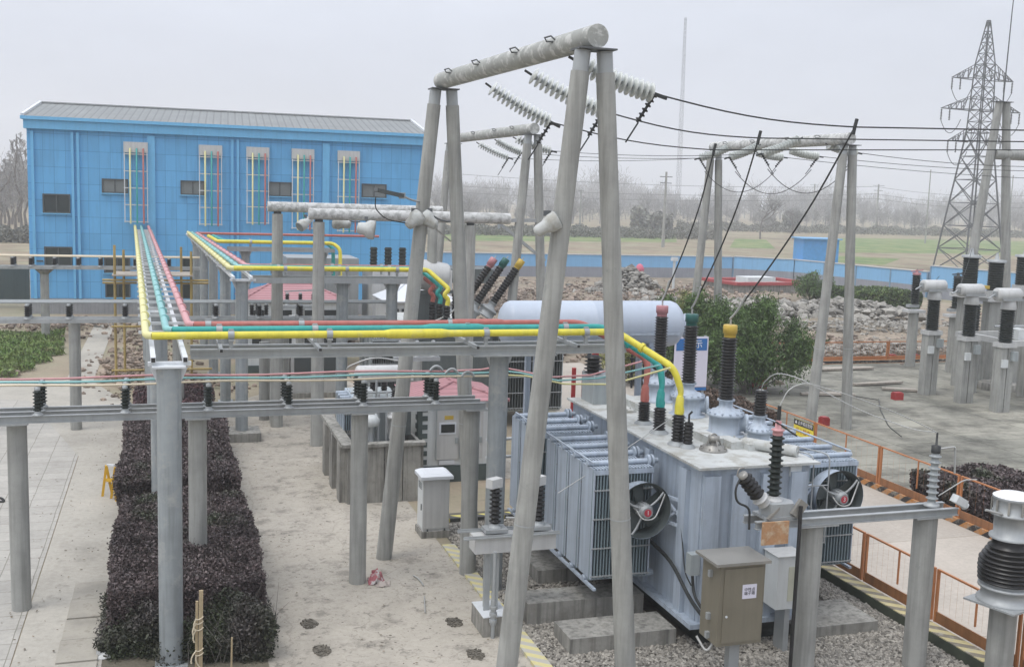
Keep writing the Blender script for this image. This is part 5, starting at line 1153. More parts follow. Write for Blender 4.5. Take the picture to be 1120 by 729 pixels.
def clutter(root):
    MB().lathe((4.75, 25.95, 1.45), (0, 0, 1), [(.10, 0), (.10, .35), (.24, .40), (.26, .55), (.20, .66), (.05, .72)], 18).build('relief_dome', M['box_white'], root)
    MB().lathe((5.35, 25.9, 1.5), (0, 0, 1), [(.14, 0), (.14, .5), (.2, .52), (.2, .58), (.12, .6), (.1, .85)], 16).build('bushing_turret', M['cab'], root)
    MB().sheds((5.35, 25.9, 2.36), (0, 0, 1), .4, .06, .1, 7).build('bushing', M['porcelain'], root)
    MB().bbox((4.35, 25.75, 1.5), (4.6, 26.0, 2.0)).build('meter_box', M['tx_grey'], root)
    for x in (4.95, 5.15, 5.6): MB().tube([(x, 25.85, 1.45), (x, 25.85, 2.25 + x * .08)], .028, 8).build('riser_pipe', M['galv'], root)
    MB().tube(bend([(4.4, 25.8, 2.3), (4.9, 25.8, 2.45), (5.7, 25.9, 2.3), (5.8, 26.6, 2.1)], .2), .035, 8).build('cross_pipe', M['tx_grey'], root)
    MB().bbox((5.5, 26.2, 1.5), (5.85, 26.26, 2.3)).build('panel', M['tx_dark'], root)
sc = thing('coil_transformer', 'small grey coil transformer with a round conservator and black bushings inside the plank enclosure', 'transformer', (5.0, 27.6, 1.07))
MB().bbox((4.5, 26.9, 1.07), (5.7, 28.4, 2.35)).build('tank', M['tx_grey'], sc)
for i in range(4): radiator(sc, 4.28, 4.46, 27.1 + i * .34, .2, 1.35, 2.2, -1, 4, 'tx_rad', 'tx')
c_ = MB().lathe((4.55, 26.85, 2.98), (1, 0, 0), [(.02, -.05), (.18, 0), (.22, .05), (.22, 1.15), (.18, 1.2), (.02, 1.24)], 20).build('conservator', M['cab'], sc)
MB().box((4.75, 26.5, 2.5), (.3, .24, .26)).build('relay_box', M['box_white'], sc); MB().bbox((5.3, 26.3, 1.5), (5.75, 26.7, 2.4)).build('cubicle', M['cab'], sc)
for x in (4.8, 5.1, 5.4): bushing(sc, (x, 27.5, 2.35), 0, 0, .42, .09, 5, None)
k = MB()
for x in (4.45, 4.7, 4.95): k.tube([(x, 26.2, eh + .06), (x, 26.2, 2.9)], .03, 6)
k.tube(bend([(4.3, 26.2, 2.62), (5.8, 26.2, 2.62)], .1), .025, 6); k.build('pipe_frame', M['galv'], sc)
MB().tube(bend([(4.4, 26.7, 2.9), (4.2, 26.5, 3.2), (4.9, 26.4, 3.5), (5.9, 26.4, 3.3)], .4), .02, 6).build('lead', M['wire_lt'], sc)
MB().tube(arc((4.45, 26.6, 2.2), (5.2, 26.5, 2.25), .1, 8), .05, 8).build('valve_pipe', M['galv'], sc)
clutter(sc)
# isolators on tall columns between the near and second transformer
def isolator(label, x, y, h, seed=0):
    t = thing('isolator_column', label, 'isolator', (x, y, 0)); column(MB(), x, y, h, .17).build('column', M['pole'], t)
    MB().bbox((x - .7, y - .12, h + .001), (x + .7, y + .12, h + .12)).build('base_beam', M['galv'], t)
    for dx in (-.5, 0, .5): post_ins(t, (x + dx, y, h + .121), .5, .1)
    MB().bar((x - .6, y, h + .66), (x + .75, y, h + .72), .05, .05).build('blade', M['galv'], t)
    MB().box((x - .3, y - .2, h - .4), (.3, .2, .3)).build('mechanism', M['cab'], t)
isolator('isolator with black insulators on a round column left of the plank enclosure', 3.35, 39.0, 2.9)
isolator('isolator with black insulators on a round column behind the pink-roofed kiosk', 7.1, 31.2, 2.6)
isolator('isolator with black insulators on a round column near the second gantry base', 4.9, 42.0, 3.0)
for x, y, l_ in ((3.0, 35.6, 'left'), (3.75, 36.8, 'middle'), (5.0, 37.5, 'right')):
    tag(column(MB(), x, y, 2.6, .17).build('bare_post', M['pole'], origin=(x, y, 0)), 'plain round concrete post behind the second pipe bridge, the %s one of three' % l_, 'post', 'bare concrete posts behind the second pipe bridge')
mg = thing('marshalling_cabinet', 'grey double cabinet with dark windows behind the long front pipe bridge', 'cabinet', (4.6, 39.5, 0))
for i, x in enumerate((3.3, 4.25, 5.2)): 
    MB().bbox((x, 39.2, .2), (x + .85, 39.9, 1.9)).build('body', M['cab'], mg); MB().bbox((x + .12, 39.16, .9), (x + .72, 39.199, 1.7)).build('door_window', M['frame_dk'], mg)
MB().bbox((3.2, 39.1, 0), (6.15, 40.0, .199)).build('plinth', M['rough_conc'], mg)
# ------------------------------------------------------------------ circuit breakers and posts in the far yard
def breaker(label, x, y, g=True):
    t = thing('circuit_breaker', label, 'circuit breaker', (x, y, 0), 0, 'circuit breakers on concrete columns')
    k = MB(); k.bbox((x - .30, y - .2, 0), (x - .02, y + .2, 2.5)); k.bbox((x + .02, y - .2, 0), (x + .30, y + .2, 2.5)); k.bbox((x - .019, y - .12, 0), (x + .019, y + .12, 2.5)); k.build('column', M['pole'], t)
    MB().bbox((x - .34, y - .26, 2.501), (x + .34, y + .26, 2.68)).build('head_frame', M['cab'], t)
    MB().bbox((x + .1, y - .34, 2.0), (x + .36, y - .21, 2.35)).build('mechanism', M['tx_grey'], t); MB().bbox((x - .3, y - .3, 1.75), (x - .05, y - .21, 2.05)).build('meter', M['box_white'], t)
    i_ = MB().sheds((x, y, 2.70), (0, 0, 1), 1.24, .22, .28, 14, 18).build('insulator', M['green_ins'], t)
    MB().lathe((x, y, 3.941), (0, 0, 1), [(.28, 0), (.29, .02), (.25, .30), (.22, .40)], 18).build('neck', M['cab'], i_)
    MB().lathe((x - .62, y, 4.50), (1, 0, 0), [(.02, -.02), (.22, 0), (.25, .03), (.25, 1.02), (.22, 1.05), (.02, 1.07)], 22).build('head_tank', M['cab'], t); MB().bbox((x - .5, y - .28, 4.28), (x + .42, y - .2, 4.36)).build('tank_band', M['galv'], t)
    k = MB(); k.bbox((x - .7, y - .1, 4.42), (x - .645, y + .1, 4.62)); k.tube([(x - .68, y, 4.5), (x - .95, y, 4.35)], .03, 6); k.build('terminal', M['galv'], t)
    return t
breaker('white-tanked circuit breaker farthest left of the row in the damp yard', 29.85, 36.4)
breaker('white-tanked circuit breaker in the middle of the row in the damp yard', 30.1, 34.55)
breaker('white-tanked circuit breaker nearest of the row, at the right edge', 30.25, 32.75)
def sapost(label, x, y, m='pink_cap'):
    t = thing('arrester_post', label, 'surge arrester', (x, y, 0)); column(MB(), x, y, 2.62, .24).build('column', M['pole'], t)
    MB().box((x, y, 2.70), (.9, .6, .12)).build('head_plate', M['cab'], t); MB().box((x - .1, y, 2.95), (.55, .3, .14)).build('counter', M['galv'], t)
    MB().sheds((x, y, 3.05), (0, 0, 1), 1.4, .17, .235, 13, 14).build('insulator', M['green_ins'], t)
    k = MB(); k.lathe((x, y, 4.451), (0, 0, 1), [(.2, 0), (.2, .1), (.08, .12), (.06, .25)], 12); k.bar((x - .32, y, 4.62), (x + .34, y, 4.68), .09, .05); k.build('cap', M[m], t)
sapost('slim arrester post with a reddish cap standing left of the circuit breakers', 34.3, 43.2); sapost('slim arrester post with a dark cap just behind the first circuit breaker', 35.1, 41.3, 'wire')
def ctpost(label, x, y, zt, yel=False):
    t = thing('instrument_transformer', label, 'current transformer', (x, y, 0)); k = MB(); k.bbox((x - .36, y - .22, 0), (x + .36, y + .22, zt - 1.75)); k.build('column', M['pole'], t)
    MB().box((x, y, zt - 1.66), (1.3, .8, .16)).build('head_plate', M['cab'], t)
    MB().box((x, y, zt - 1.42), (.6, .6, .30)).build('base_tank', M['cab'], t)
    MB().sheds((x, y, zt - 1.26), (0, 0, 1), 1.2, .30, .345, 12, 16).build('insulator', M['green_ins'], t)
    MB().lathe((x, y, zt - .055), (0, 0, 1), [(.4, 0), (.4, .1), (.1, .12), (.05, .4)], 16).build('cap', M['galv'], t)
    if yel: MB().box((x + .35, y - .3, zt - 1.3), (.7, .3, .14)).build('terminal', M['yel_cap'], t)
ctpost('dark green instrument transformer with a yellow terminal, first of the row behind the breakers', 32.9, 38.0, 5.65, True)
ctpost('dark green instrument transformer in the middle of the row behind the breakers', 34.35, 38.1, 5.45); ctpost('dark green instrument transformer at the right edge behind the breakers', 35.75, 38.0, 5.7)
ds = thing('disconnector', 'white disconnector frame on two columns between the breakers and the instrument transformers', 'disconnector', (33.5, 35.9, 0))
for x, y in ((32.2, 36.6), (33.8, 35.4), (33.0, 34.0)): 
    column(MB(), x, y, 2.35, .25).build('column', M['pole'], ds); MB().sheds((x, y, 2.62), (0, 0, 1), 1.1, .12, .18, 9, 12).build('post_insulator', M['green_ins'], ds)
k = MB(); k.bbox((31.2, 33.6, 2.38), (35.0, 33.8, 2.6)); k.bbox((31.2, 36.4, 2.38), (35.0, 36.6, 2.6)); k.bbox((31.4, 33.801, 2.38), (31.6, 36.399, 2.6)); k.build('frame', M['cab'], ds)
MB().bbox((31.9, 33.9, 2.6), (32.5, 34.8, 3.0)).build('mechanism', M['box_white'], ds); MB().tube([(31.0, 34.2, 3.1), (36.5, 33.8, 3.15)], .05, 8).build('drive_rod', M['galv'], ds)
bc = thing('base_column', 'thick pale column with a round dark base at the right edge of the far yard', 'post', (33.6, 37.6, 0)); column(MB(), 34.0, 37.0, 2.2, .3).build('column', M['pole'], bc); MB().lathe((34.0, 37.0, 0), (0, 0, 1), [(.8, 0), (.8, .28), (.7, .32)], 20).build('base', M['rough_conc'], bc)
for a, b_, l_ in (((30.0, 36.4, 4.9), (34.3, 43.2, 4.75), 'first breaker to the reddish arrester'), ((29.1, 34.55, 4.35), (32.9, 38.0, 6.0), 'middle breaker to the instrument transformers')):
    wire('thin sagging lead from the ' + l_, arc(a, b_, .5, 12), .016)
# ------------------------------------------------------------------ orange fences
def fence(label, X, ya, yb, zb, h, per, n, side):
    t = thing('mesh_fence', label, 'fence', (X, ya, 0))
    L_ = (yb - ya) / n
    for i in range(n):
        y0, y1 = ya + i * L_ + .03, ya + (i + 1) * L_ - .03
        k = MB(); k.bbox((X - .022, y0, zb), (X + .022, y0 + .05, zb + h)); k.bbox((X - .022, y1 - .05, zb), (X + .022, y1, zb + h)); k.bbox((X - .02, y0 + .051, zb + h - .032), (X + .02, y1 - .051, zb + h)); k.bbox((X - .014, (y0 + y1) / 2 - .014, zb + .3), (X + .014, (y0 + y1) / 2 + .014, zb + h - .033)); k.build('panel_frame', M['orange'], t)
        MB().bbox((X - .012, y0 + .051, zb), (X + .012, y1 - .051, zb + .20)).build('kick_board', M['kick'], t)
        w_ = MB()
        for j in range(1, 12): y = y0 + .05 + j * (y1 - y0 - .1) / 12; w_.box((X, y, zb + .26 + (h - .30) / 2), (.0015, .0015, h - .30))
        w_.build('wire_mesh', M['orange'], t)
    return t
fence('near orange mesh fence running along the striped kerb of the gravel bed', 13.16, 5.0, 23.7, .22, .98, 2.07, 9, 1)
fence('far orange mesh fence on the other side of the cement road', 18.34, 11.6, 30.2, .16, 1.05, 3.1, 6, 1)
ysg = thing('warning_sign', 'yellow and black warning sign hung on the far orange fence behind the right radiators', 'sign', (18.26, 27.5, .5))
MB().bbox((18.285, 27.1, .62), (18.30, 28.15, 1.12)).build('board', M['sign_yel'], ysg); hb = MB().bbox((18.279, 27.1, .94), (18.2845, 28.15, 1.12)).build('header', M['ink'], ysg)
RS = Matrix(((0, 0, -1), (-1, 0, 0), (0, 1, 0)))
txt('▲ 止步高压危险', .13, M['white'], hb, Vector((18.276, 27.62, 1.03)), RS); txt('当心触电', .20, M['redpaint'], hb, Vector((18.283, 27.65, .78)), RS)
wsb = thing('notice_board', 'upright white notice board with a blue header behind the near transformer', 'sign', (17.0, 32, 0))
o0 = gy(757, 367, 32); o1 = gy(775, 373, 32)
MB().bbox((o0.x - .6, 32.0, 1.42), (o1.x, 32.06, 3.12)).build('board', M['sign_white'], wsb); hb = MB().bbox((o0.x - .56, 31.99, 2.66), (o1.x - .05, 31.999, 3.06)).build('header', M['sign_blue'], wsb); txt('公示', .30, M['white'], hb, Vector((o1.x - .52, 31.985, 2.86)), FRONT)
k = MB(); [k.bbox((x - .04, 32.061, 0), (x + .04, 32.12, 3.15)) for x in (o0.x - .5, o1.x - .08)]; k.build('post', M['galv'], wsb); MB().bbox((o0.x - .6, 31.99, 1.30), (o1.x, 32.05, 1.40)).build('bottom_rail', M['sign_blue'], wsb)
of = thing('barrier_fence', 'low orange barrier fence closing the far end of the damp yard', 'fence', (34, 44.5, 0))
for i in range(7):
    x = 27.4 + i * 2.2; k = MB(); k.bbox((x, 44.47, .03), (x + .06, 44.53, 1.05)); k.bbox((x + 2.1, 44.47, .03), (x + 2.16, 44.53, 1.05)); k.bbox((x + .061, 44.48, 1.0), (x + 2.099, 44.52, 1.05)); k.bbox((x + .061, 44.485, .05), (x + 2.099, 44.515, .32)); k.build('panel_frame', M['orange'], of)
    w_ = MB()
    for j in range(1, 20): w_.box((x + .06 + j * .105, 44.5, .66), (.006, .006, .66))
    w_.build('wire_mesh', M['orange'], of)
structure(MB().bbox((26, 44.2, 0), (44, 44.4, .16)).build('kerb', H_far))
for i, (px, py, l_) in enumerate(((901, 465, 'beside the yellow warning sign'), (981, 437, 'in the open middle of the damp yard'), (975, 394, 'left foot of the slim arrester post'), (1000, 394, 'right foot of the slim arrester post'))):
    q = gz(px, py); k = MB(); k.box((q.x, q.y, .14), (.38 if i else .27, .3, .28)); k.box((q.x, q.y, .30), (.32 if i else .22, .24, .03))
    tag(k.build('red_block', M['redpaint'], origin=(q.x, q.y, 0)), 'small red block on the paving, ' + l_, 'block')
rb_ = gz(868, 425, 0); tag(MB().box((23.3, 38.6, .6), (.45, .45, 1.2)).box((23.3, 38.6, 1.23), (.55, .55, .06)).build('red_bin', M['redpaint'], origin=(23.3, 38.6, 0)), 'dark red upright box half hidden by the green shrub', 'bin')
for i, (px, py, l_, w_) in enumerate(((960, 421, 2.6, .2), (905, 433, 2.2, .25), (925, 405, 3.0, .3), (985, 428, 1.5, .22))):
    q = gz(px, py); tag(MB().box((q.x, q.y, .09), (l_, w_, .08), rz=(.1, -.25, .05, -.5)[i]).box((q.x + .2, q.y + w_ * 1.1, .08), (l_ * .8, w_ * .8, .06), rz=(.15, -.2, .0, -.4)[i]).build('timber_plank', M['wood'], origin=(q.x, q.y, 0)), 'pale timber plank on the damp yard, ' + ('farthest right of four', 'close to the leaning gantry leg', 'longest, next to the orange barrier', 'shortest, near the red block')[i], 'plank')
for i, pts in enumerate((((961, 436), (963, 448), (972, 466), (986, 477)), ((900, 430), (930, 432), (960, 437)))):
    q = [gz(*p, .03) for p in pts]; tag(MB().tube(bend(q, .5), .016, 5).build('ground_cable', M['wire'], origin=tuple(q[0])), ('thin dark cable snaking over the damp paving', 'thin dark cable lying straight beside the planks')[i], 'cable')

# ------------------------------------------------------------------ vegetation
def foliage_box(x0, x1, y0, y1, z1, n, size, seed, rnd=.3):
    """leaf centres spread through a clipped hedge, dense near its lumpy skin"""
    r_ = np.random.default_rng(seed); u = r_.random((n, 3))
    sh = r_.random(n); f = r_.integers(0, 5, n); d = (r_.random(n) ** 2.0) * .22
    x = x0 + u[:, 0] * (x1 - x0); y = y0 + u[:, 1] * (y1 - y0); z = u[:, 2] * z1
    top = f >= 3
    z = np.where(top, z1 - d, z); x = np.where(f == 0, x0 + d, np.where(f == 1, x1 - d, x)); y = np.where(f == 2, y0 + d, y)
    lump = .05 * np.sin(x * 2.9 + seed) * np.sin(y * 1.3 + seed * 2) + .035 * np.sin(x * 6.1 + y * 4.7 + seed) + .03 * np.sin(y * 9.3 + x * 3.1) + .03 * r_.normal(size=n)
    z = z + np.where(top, lump, 0); cx_, cy_ = (x0 + x1) / 2, (y0 + y1) / 2
    s = 1 + .035 * np.sin(z * 3 + y * 1.1 + seed) + .02 * np.sin(y * 5.2 + seed) + .018 * r_.normal(size=n)
    sq = 1 - .16 * np.clip(.5 - z / z1, 0, 1)
    e = np.maximum(np.abs((x - cx_) / (x1 - cx_)), 0); dz = np.clip(e - .72, 0, 1) ** 1.5 * rnd * 1.8; z = np.where(top, z - dz, z)
    x = cx_ + (x - cx_) * s * sq
    y = np.where(f == 2, y + .10 * np.sin(x * 4 + seed), y)
    return np.stack([x, y, np.clip(z, .02, None)], 1)
def leafmat(name, c1, c2, c3):
    m, nt, N, L, bs = _nt(name); g = N.new('ShaderNodeNewGeometry')
    n = _noise(N, L, 1.1, 5, .65, g.outputs['Position'])
    c = _mix(N, L, _range(N, L, n.outputs['Fac'], .42, .60, 0, 1), c1, c2); n2 = _noise(N, L, .7, 4, .6, g.outputs['Position'], (1.3, 1.1, 1))
    c = _mix(N, L, _range(N, L, n2.outputs['Fac'], .56, .68, 0, 1), c, c3)
    c = _mix(N, L, 1, c, _range(N, L, g.outputs['Random Per Island'], 0, 1, .4, 1.75), 'MULTIPLY')
    L.new(c, bs.inputs['Base Color']); bs.inputs['Roughness'].default_value = .5; bs.inputs['Specular IOR Level'].default_value = .35
    return m
M['lorop'] = leafmat('purple_hedge_leaves', (.066, .051, .049), (.104, .079, .076), (.052, .062, .036))
M['lorop_r'] = leafmat('reddish_hedge_leaves', (.105, .05, .052), (.075, .055, .056), (.05, .055, .032))
M['lorop_b'] = leafmat('brown_hedge_leaves', (.085, .058, .042), (.11, .075, .055), (.06, .06, .035))
M['box_lf'] = leafmat('box_hedge_leaves', (.05, .085, .025), (.10, .14, .04), (.035, .06, .02))
def hedge(label, x0, x1, y0, y1, z1, n, size, seed, m='lorop', core=True, cat='hedge', tuft=0):
    t = thing('clipped_hedge', label, cat, ((x0 + x1) / 2, (y0 + y1) / 2, 0)); r_ = np.random.default_rng(seed)
    C = foliage_box(x0, x1, y0, y1, z1, n, size, seed); P = leafquads(C, size, r_, .6, .35)
    quads('foliage', P, M[m], t)
    k = MB(); rr = random.Random(seed)
    for i in range(int((x1 - x0) * (y1 - y0) * 5)):
        x, y = rr.uniform(x0 + .15, x1 - .15), rr.uniform(y0 + .12, y1 - .1); k.tube([(x, y, 0), (x + rr.gauss(0, .06), y + rr.gauss(0, .06), z1 * .5), (x + rr.gauss(0, .15), y + rr.gauss(0, .15), z1 * .93)], [.016, .011, .004], 4, caps=False)
    if tuft:
        for i in range(tuft):
            x, y = rr.uniform(x0, x1), rr.uniform(y0, y1); p_ = Vector((x, y, z1 * .8)); k.tube([p_, p_ + Vector((rr.gauss(0, .12), rr.gauss(0, .12), .22)), p_ + Vector((rr.gauss(0, .22), rr.gauss(0, .22), .36))], [.006, .004, .002], 3, caps=False)
    k.build('twigs', M['bark'], t); return t
hedge('nearest dark purple clipped hedge block around the front bridge column', -.98, 1.55, 18.0, 23.7, 1.02, 105000, .052, 1, tuft=60)
hedge('purple hedge block behind the gap, left of the yard', -1.12, 1.52, 24.9, 32.0, 1.0, 85000, .062, 2, tuft=30)
hedge('reddish far end of the purple hedge row', -1.0, 1.35, 32.3, 37.6, .95, 40000, .075, 3, 'lorop_r')
0 and hedge('reddish low tuft between the two purple hedge blocks', .6, 1.5, 22.9, 23.95, 1.10, 9000, .055, 4, 'lorop_r')
hedge('left brown-purple hedge behind the far orange fence on the right', 18.75, 21.6, 20.7, 23.2, .75, 26000, .10, 5, 'lorop')
hedge('right dark purple hedge behind the far orange fence at the edge of the picture', 18.75, 24.5, 15.2, 20.3, .75, 44000, .11, 6, 'lorop')
hedge('narrow brown hedge strip along the far orange fence', 18.7, 19.7, 31.2, 40.5, .62, 20000, .10, 7, 'lorop_b')
hedge('trimmed green hedge in front of the boundary wall on the right', 47.5, 53.0, 66.0, 70.5, 1.5, 16000, .22, 8, 'box_lf')
ug = thing('undergrowth', 'low dark green weeds and shoots spilling out at the front foot of the purple hedge', 'weeds', (.6, 17.2, 0))
def _ug():
    r2 = np.random.default_rng(77); out = []
    for (x0, x1, y0, y1, z1, n) in ((.35, 1.58, 17.0, 18.25, .80, 15000), (-.95, -.2, 17.5, 18.2, .78, 6500), (-.2, .4, 17.2, 18.1, .35, 3000), (-1.12, -.85, 17.8, 20.0, .4, 2200)):
        C = foliage_box(x0, x1, y0, y1, z1, n, .05, 5); C += r2.normal(size=C.shape) * .05; C[:, 2] = np.abs(C[:, 2]) * (.75 + .3 * np.sin(C[:, 0] * 5 + C[:, 1] * 3)); out.append(C)
    C = np.concatenate(out); quads('foliage', leafquads(C, .06, r2, .5, .3), leafmat('weed_leaves', (.040, .048, .026), (.058, .05, .046), (.05, .06, .028)), ug)
    k = MB(); rr = random.Random(12)
    for i in range(70):
        x, y = rr.uniform(.2, 1.7), rr.uniform(16.9, 18.2); p_ = Vector((x, y, .02)); k.tube([p_, p_ + Vector((rr.gauss(0, .08), rr.gauss(0, .08), .35)), p_ + Vector((rr.gauss(0, .2), rr.gauss(0, .2), rr.uniform(.5, 1.0)))], [.007, .005, .002], 3, caps=False)
    k.build('stems', M['bark'], ug)
_ug()
def shrub(label, x, y, h, w, n, seed, m='ever', sz=.14, gaps=.35):
    t = thing('evergreen_shrub', label, 'shrub', (x, y, 0)); r_ = np.random.default_rng(seed); k = MB(); out = []; rr = random.Random(seed)
    nb_ = 24
    for i in range(nb_):
        a = rr.uniform(0, 6.28); rad = w * .5 * rr.uniform(.1, 1.1) ; zt = h * rr.uniform(.4, 1.08) * (1 - .25 * (rad / (w * .5)) ** 2)
        b_ = Vector((x + rr.gauss(0, .15), y + rr.gauss(0, .15), 0)); tip = Vector((x + math.cos(a) * rad, y + math.sin(a) * rad, zt)); mid = b_.lerp(tip, .5) + Vector((math.cos(a) * rad * .15, math.sin(a) * rad * .15, -.1))
        k.tube([b_, mid, tip], [.035, .022, .008], 4, caps=False)
        nn = n // nb_; f = r_.random(nn) ** .6; pts = np.array([(mid.lerp(tip, g_) if g_ > 0 else mid)[:] for g_ in f]); pts += r_.normal(size=(nn, 3)) * np.array([.24, .24, .22]) * (w / 3) * (1.1 - .5 * f)[:, None]; out.append(pts)
    C = np.concatenate(out); C[:, 2] = np.clip(C[:, 2], .05, None)
    quads('foliage', leafquads(C, sz * 1.25, r_, .24, .9), M[m], t); k.build('branches', M['bark'], t)
shrub('large dark green bushy shrub behind the ochre-capped bushing', 22.2, 37.6, 3.6, 4.6, 52000, 11)
shrub('tall loose green shrub behind the green-capped bushing', 20.2, 39.6, 3.9, 3.6, 18000, 12, 'ever')
shrub('yellowish green shrub behind the right end of the conservator', 18.6, 40.5, 3.5, 3.2, 12000, 13, 'ever_y')
shrub('low yellowish shrub at the left foot of the middle gantry', 22.0, 42.0, 3.9, 3.4, 9000, 14, 'ever_y')
shrub('small green bush in front of the boundary wall by the middle gantry leg', 47.3, 71.5, 2.7, 3.2, 5000, 15, 'ever', .2)
# grass patch at the left and dead stalks
gp = np.array([(-12.0, 44.8), (-5.9, 44.8), (-4.55, 50.5), (-4.9, 57), (-12, 57.5)])
r_ = np.random.default_rng(31); n = 30000; x = r_.uniform(-12, -4.4, n); y = r_.uniform(44.8, 57.5, n); keep = (x < np.interp(y, [44.8, 50.5, 57.5], [-5.7, -4.6, -5.1]) + .25 * np.sin(y * 3)); x, y = x[keep], y[keep]
hgt = .20 + .12 * np.sin(x * 1.7) * np.sin(y * 1.3); C = np.stack([x, y, np.abs(r_.random(len(x))) * hgt + .05], 1)
tag(quads('grass_patch', leafquads(C, .26, r_, .2, 1.0), leafmat('rough_grass', (.105, .17, .04), (.15, .20, .055), (.13, .135, .05))), 'rough green grass patch in the dirt left of the path', 'grass', kind='stuff')
# ------------------------------------------------------------------ gravel and rubble
r_ = np.random.default_rng(41)
def area(n, x0, x1, y0, y1): return np.stack([r_.uniform(x0, x1, n), r_.uniform(y0, y1, n)], 1)
G = np.concatenate([area(15000, 5.92, 8.4, 11.5, 17.5), area(9000, 5.92, 8.2, 17.5, 23.4), area(24000, 8.4, 12.75, 10.8, 16.2), area(3500, 12.1, 12.75, 16.2, 20)])
sz = .022 + .026 * r_.random(len(G)) ** 2
tag(island_mesh('gravel', OCT_V, OCT_F, np.column_stack([G, .012 + sz * .4]), sz, M['gravel'], r_, .22), 'loose grey-brown gravel covering the transformer bed', 'gravel', kind='stuff')
def rubble(label, items, m, name='rubble_heap'):
    C = []; S = []
    for x, y, rx, ry, h, n, s0, s1 in items:
        u = r_.normal(size=(n, 2)) * .5; d = np.clip(1 - (u ** 2).sum(1) * .9, 0, 1); s = s0 + (s1 - s0) * r_.random(n) ** 2.2
        C.append(np.stack([x + u[:, 0] * rx, y + u[:, 1] * ry, d * h * r_.uniform(.55, 1, n) + s * .3], 1)); S.append(s)
    tag(island_mesh(name, ICO_V, ICO_F, np.concatenate(C), np.concatenate(S), m, r_, .24), label, 'rubble', kind='stuff')
rubble('grey-white broken concrete heap by the raised basin', [(38, 64, 6, 5, 1.0, 900, .06, .42), (44.5, 63.5, 6, 5, 1.0, 900, .06, .42), (34, 67, 5, 5, .8, 450, .06, .34), (41, 57, 9, 4, .4, 900, .04, .2)], M['stone'])
rubble('pale pile of broken stone in front of the long blue wall', [(37.0, 83, 2.6, 3, 1.9, 420, .1, .38), (34.5, 79, 4, 4, .5, 260, .06, .3)], M['stone'])
rubble('scattered brown brick rubble covering the cleared ground', [(25, 72, 12, 20, .35, 3000, .04, .24), (40, 76, 14, 16, .3, 1900, .04, .24), (20, 55, 7, 9, .3, 800, .05, .22), (33, 50, 8, 5, .35, 700, .05, .2)], M['brick_rub'])
rubble('grey crushed stone strewn behind the orange barrier fence', [(36, 47, 7, 1.6, .5, 900, .06, .18)], M['stone'])
rubble('earth clods and broken stones on the bare ground left of the front bridge', [(-1.2, 47, 1.6, 7, .22, 700, .04, .16), (-.6, 58, 2.2, 5, .25, 350, .05, .2), (-5, 61, 3, 2.5, .3, 250, .05, .2), (1.2, 42, 1.6, 3, .15, 260, .04, .14)], M['brick_rub'])
# uneven heaps of brown soil on the cleared ground
def mound(x0, x1, y0, y1, h, seed, m):
    n_, rr = 46, np.random.default_rng(seed); X, Y = np.meshgrid(np.linspace(x0, x1, n_), np.linspace(y0, y1, n_), indexing='ij')
    u, v = (X - x0) / (x1 - x0), (Y - y0) / (y1 - y0); e = np.clip(np.minimum(np.minimum(u, 1 - u), np.minimum(v, 1 - v)) * 5, 0, 1)
    Z = np.zeros_like(X)
    for k_ in range(1, 7):
        a, b, p, q = rr.normal(size=4) * .45 * k_; Z += np.sin(X * a * .5 + p * 9) * np.sin(Y * b * .5 + q * 7) / k_ ** .9
    Z = (np.clip(.35 + Z * .45, 0, 1.6) * h + rr.normal(size=X.shape) * .035) * e - .03
    k = MB(); k.raw(np.stack([X, Y, Z], -1).reshape(-1, 3).tolist(), [(i * n_ + j, (i + 1) * n_ + j, (i + 1) * n_ + j + 1, i * n_ + j + 1) for i in range(n_ - 1) for j in range(n_ - 1)], True)
    structure(k.build('earth_mound', m))
G_soil2 = ground_mat('heaped_brown_soil', (.215, .18, .13), .3, stains=((.6, .35, .5, .64), (3, .4, .52, .64)), tint=(.30, .25, .19), bump=.05)
mound(26, 50, 48.5, 62, .55, 3, G_soil2); mound(14, 34, 62, 92, .45, 5, G_soil2); mound(34, 52, 68, 93, .4, 8, G_soil2); mound(11, 24, 47, 60, .4, 9, G_soil2)
# leaf litter and crumbs on the yard
n = 620; xy = area(n, 1.7, 5.5, 11, 37); pick = (np.sin(xy[:, 0] * 3.1) * np.sin(xy[:, 1] * 1.4) + r_.normal(size=n) * .6) > .1; xy = xy[pick]
xy = np.concatenate([xy, area(240, -2.3, -1.2, 12, 36), area(160, -3.9, -2.4, 14, 30)])
C = np.column_stack([xy, np.full(len(xy), .035)]); q = leafquads(C, .06, r_, .6); q[:, :, 2] = .028 + (q[:, :, 2] - .035) * .25 + .012
tag(quads('leaf_litter', q, mat('dead_leaves', (.13, .10, .065), .9, var=.3, island=.5)), 'dead leaves and crumbs scattered over the yard concrete', 'litter', kind='stuff')
# ------------------------------------------------------------------ small things on the ground
for i, (px, py) in enumerate(((338, 683), (352, 712), (497, 681), (520, 716))):
    c = gz(px, py); k = MB(); rr = random.Random(i + 5)
    k.raw([(c.x + math.cos(q_ * .449) * .15 * rr.uniform(.8, 1.15), c.y + math.sin(q_ * .449) * .24 * rr.uniform(.8, 1.15), .0165) for q_ in range(14)], [tuple(range(14))])
    for j in range(80):
        a, d = rr.uniform(0, 6.28), rr.random() ** .6; s = rr.uniform(.008, .026); k.box((c.x + math.cos(a) * d * .15, c.y + math.sin(a) * d * .22, .018 + s * .4), (s * 1.6, s, s), rz=rr.uniform(0, 3))
    tag(k.build('broken_patch', mat('broken_patch_rubble', (.14, .125, .10), .95, var=.3), origin=(c.x, c.y, 0)), 'small patch of dark broken concrete in the yard, ' + ('farther one beside the near hedge', 'nearer one beside the near hedge', 'beside the isolator base', 'right by the gantry leg')[i], 'debris')
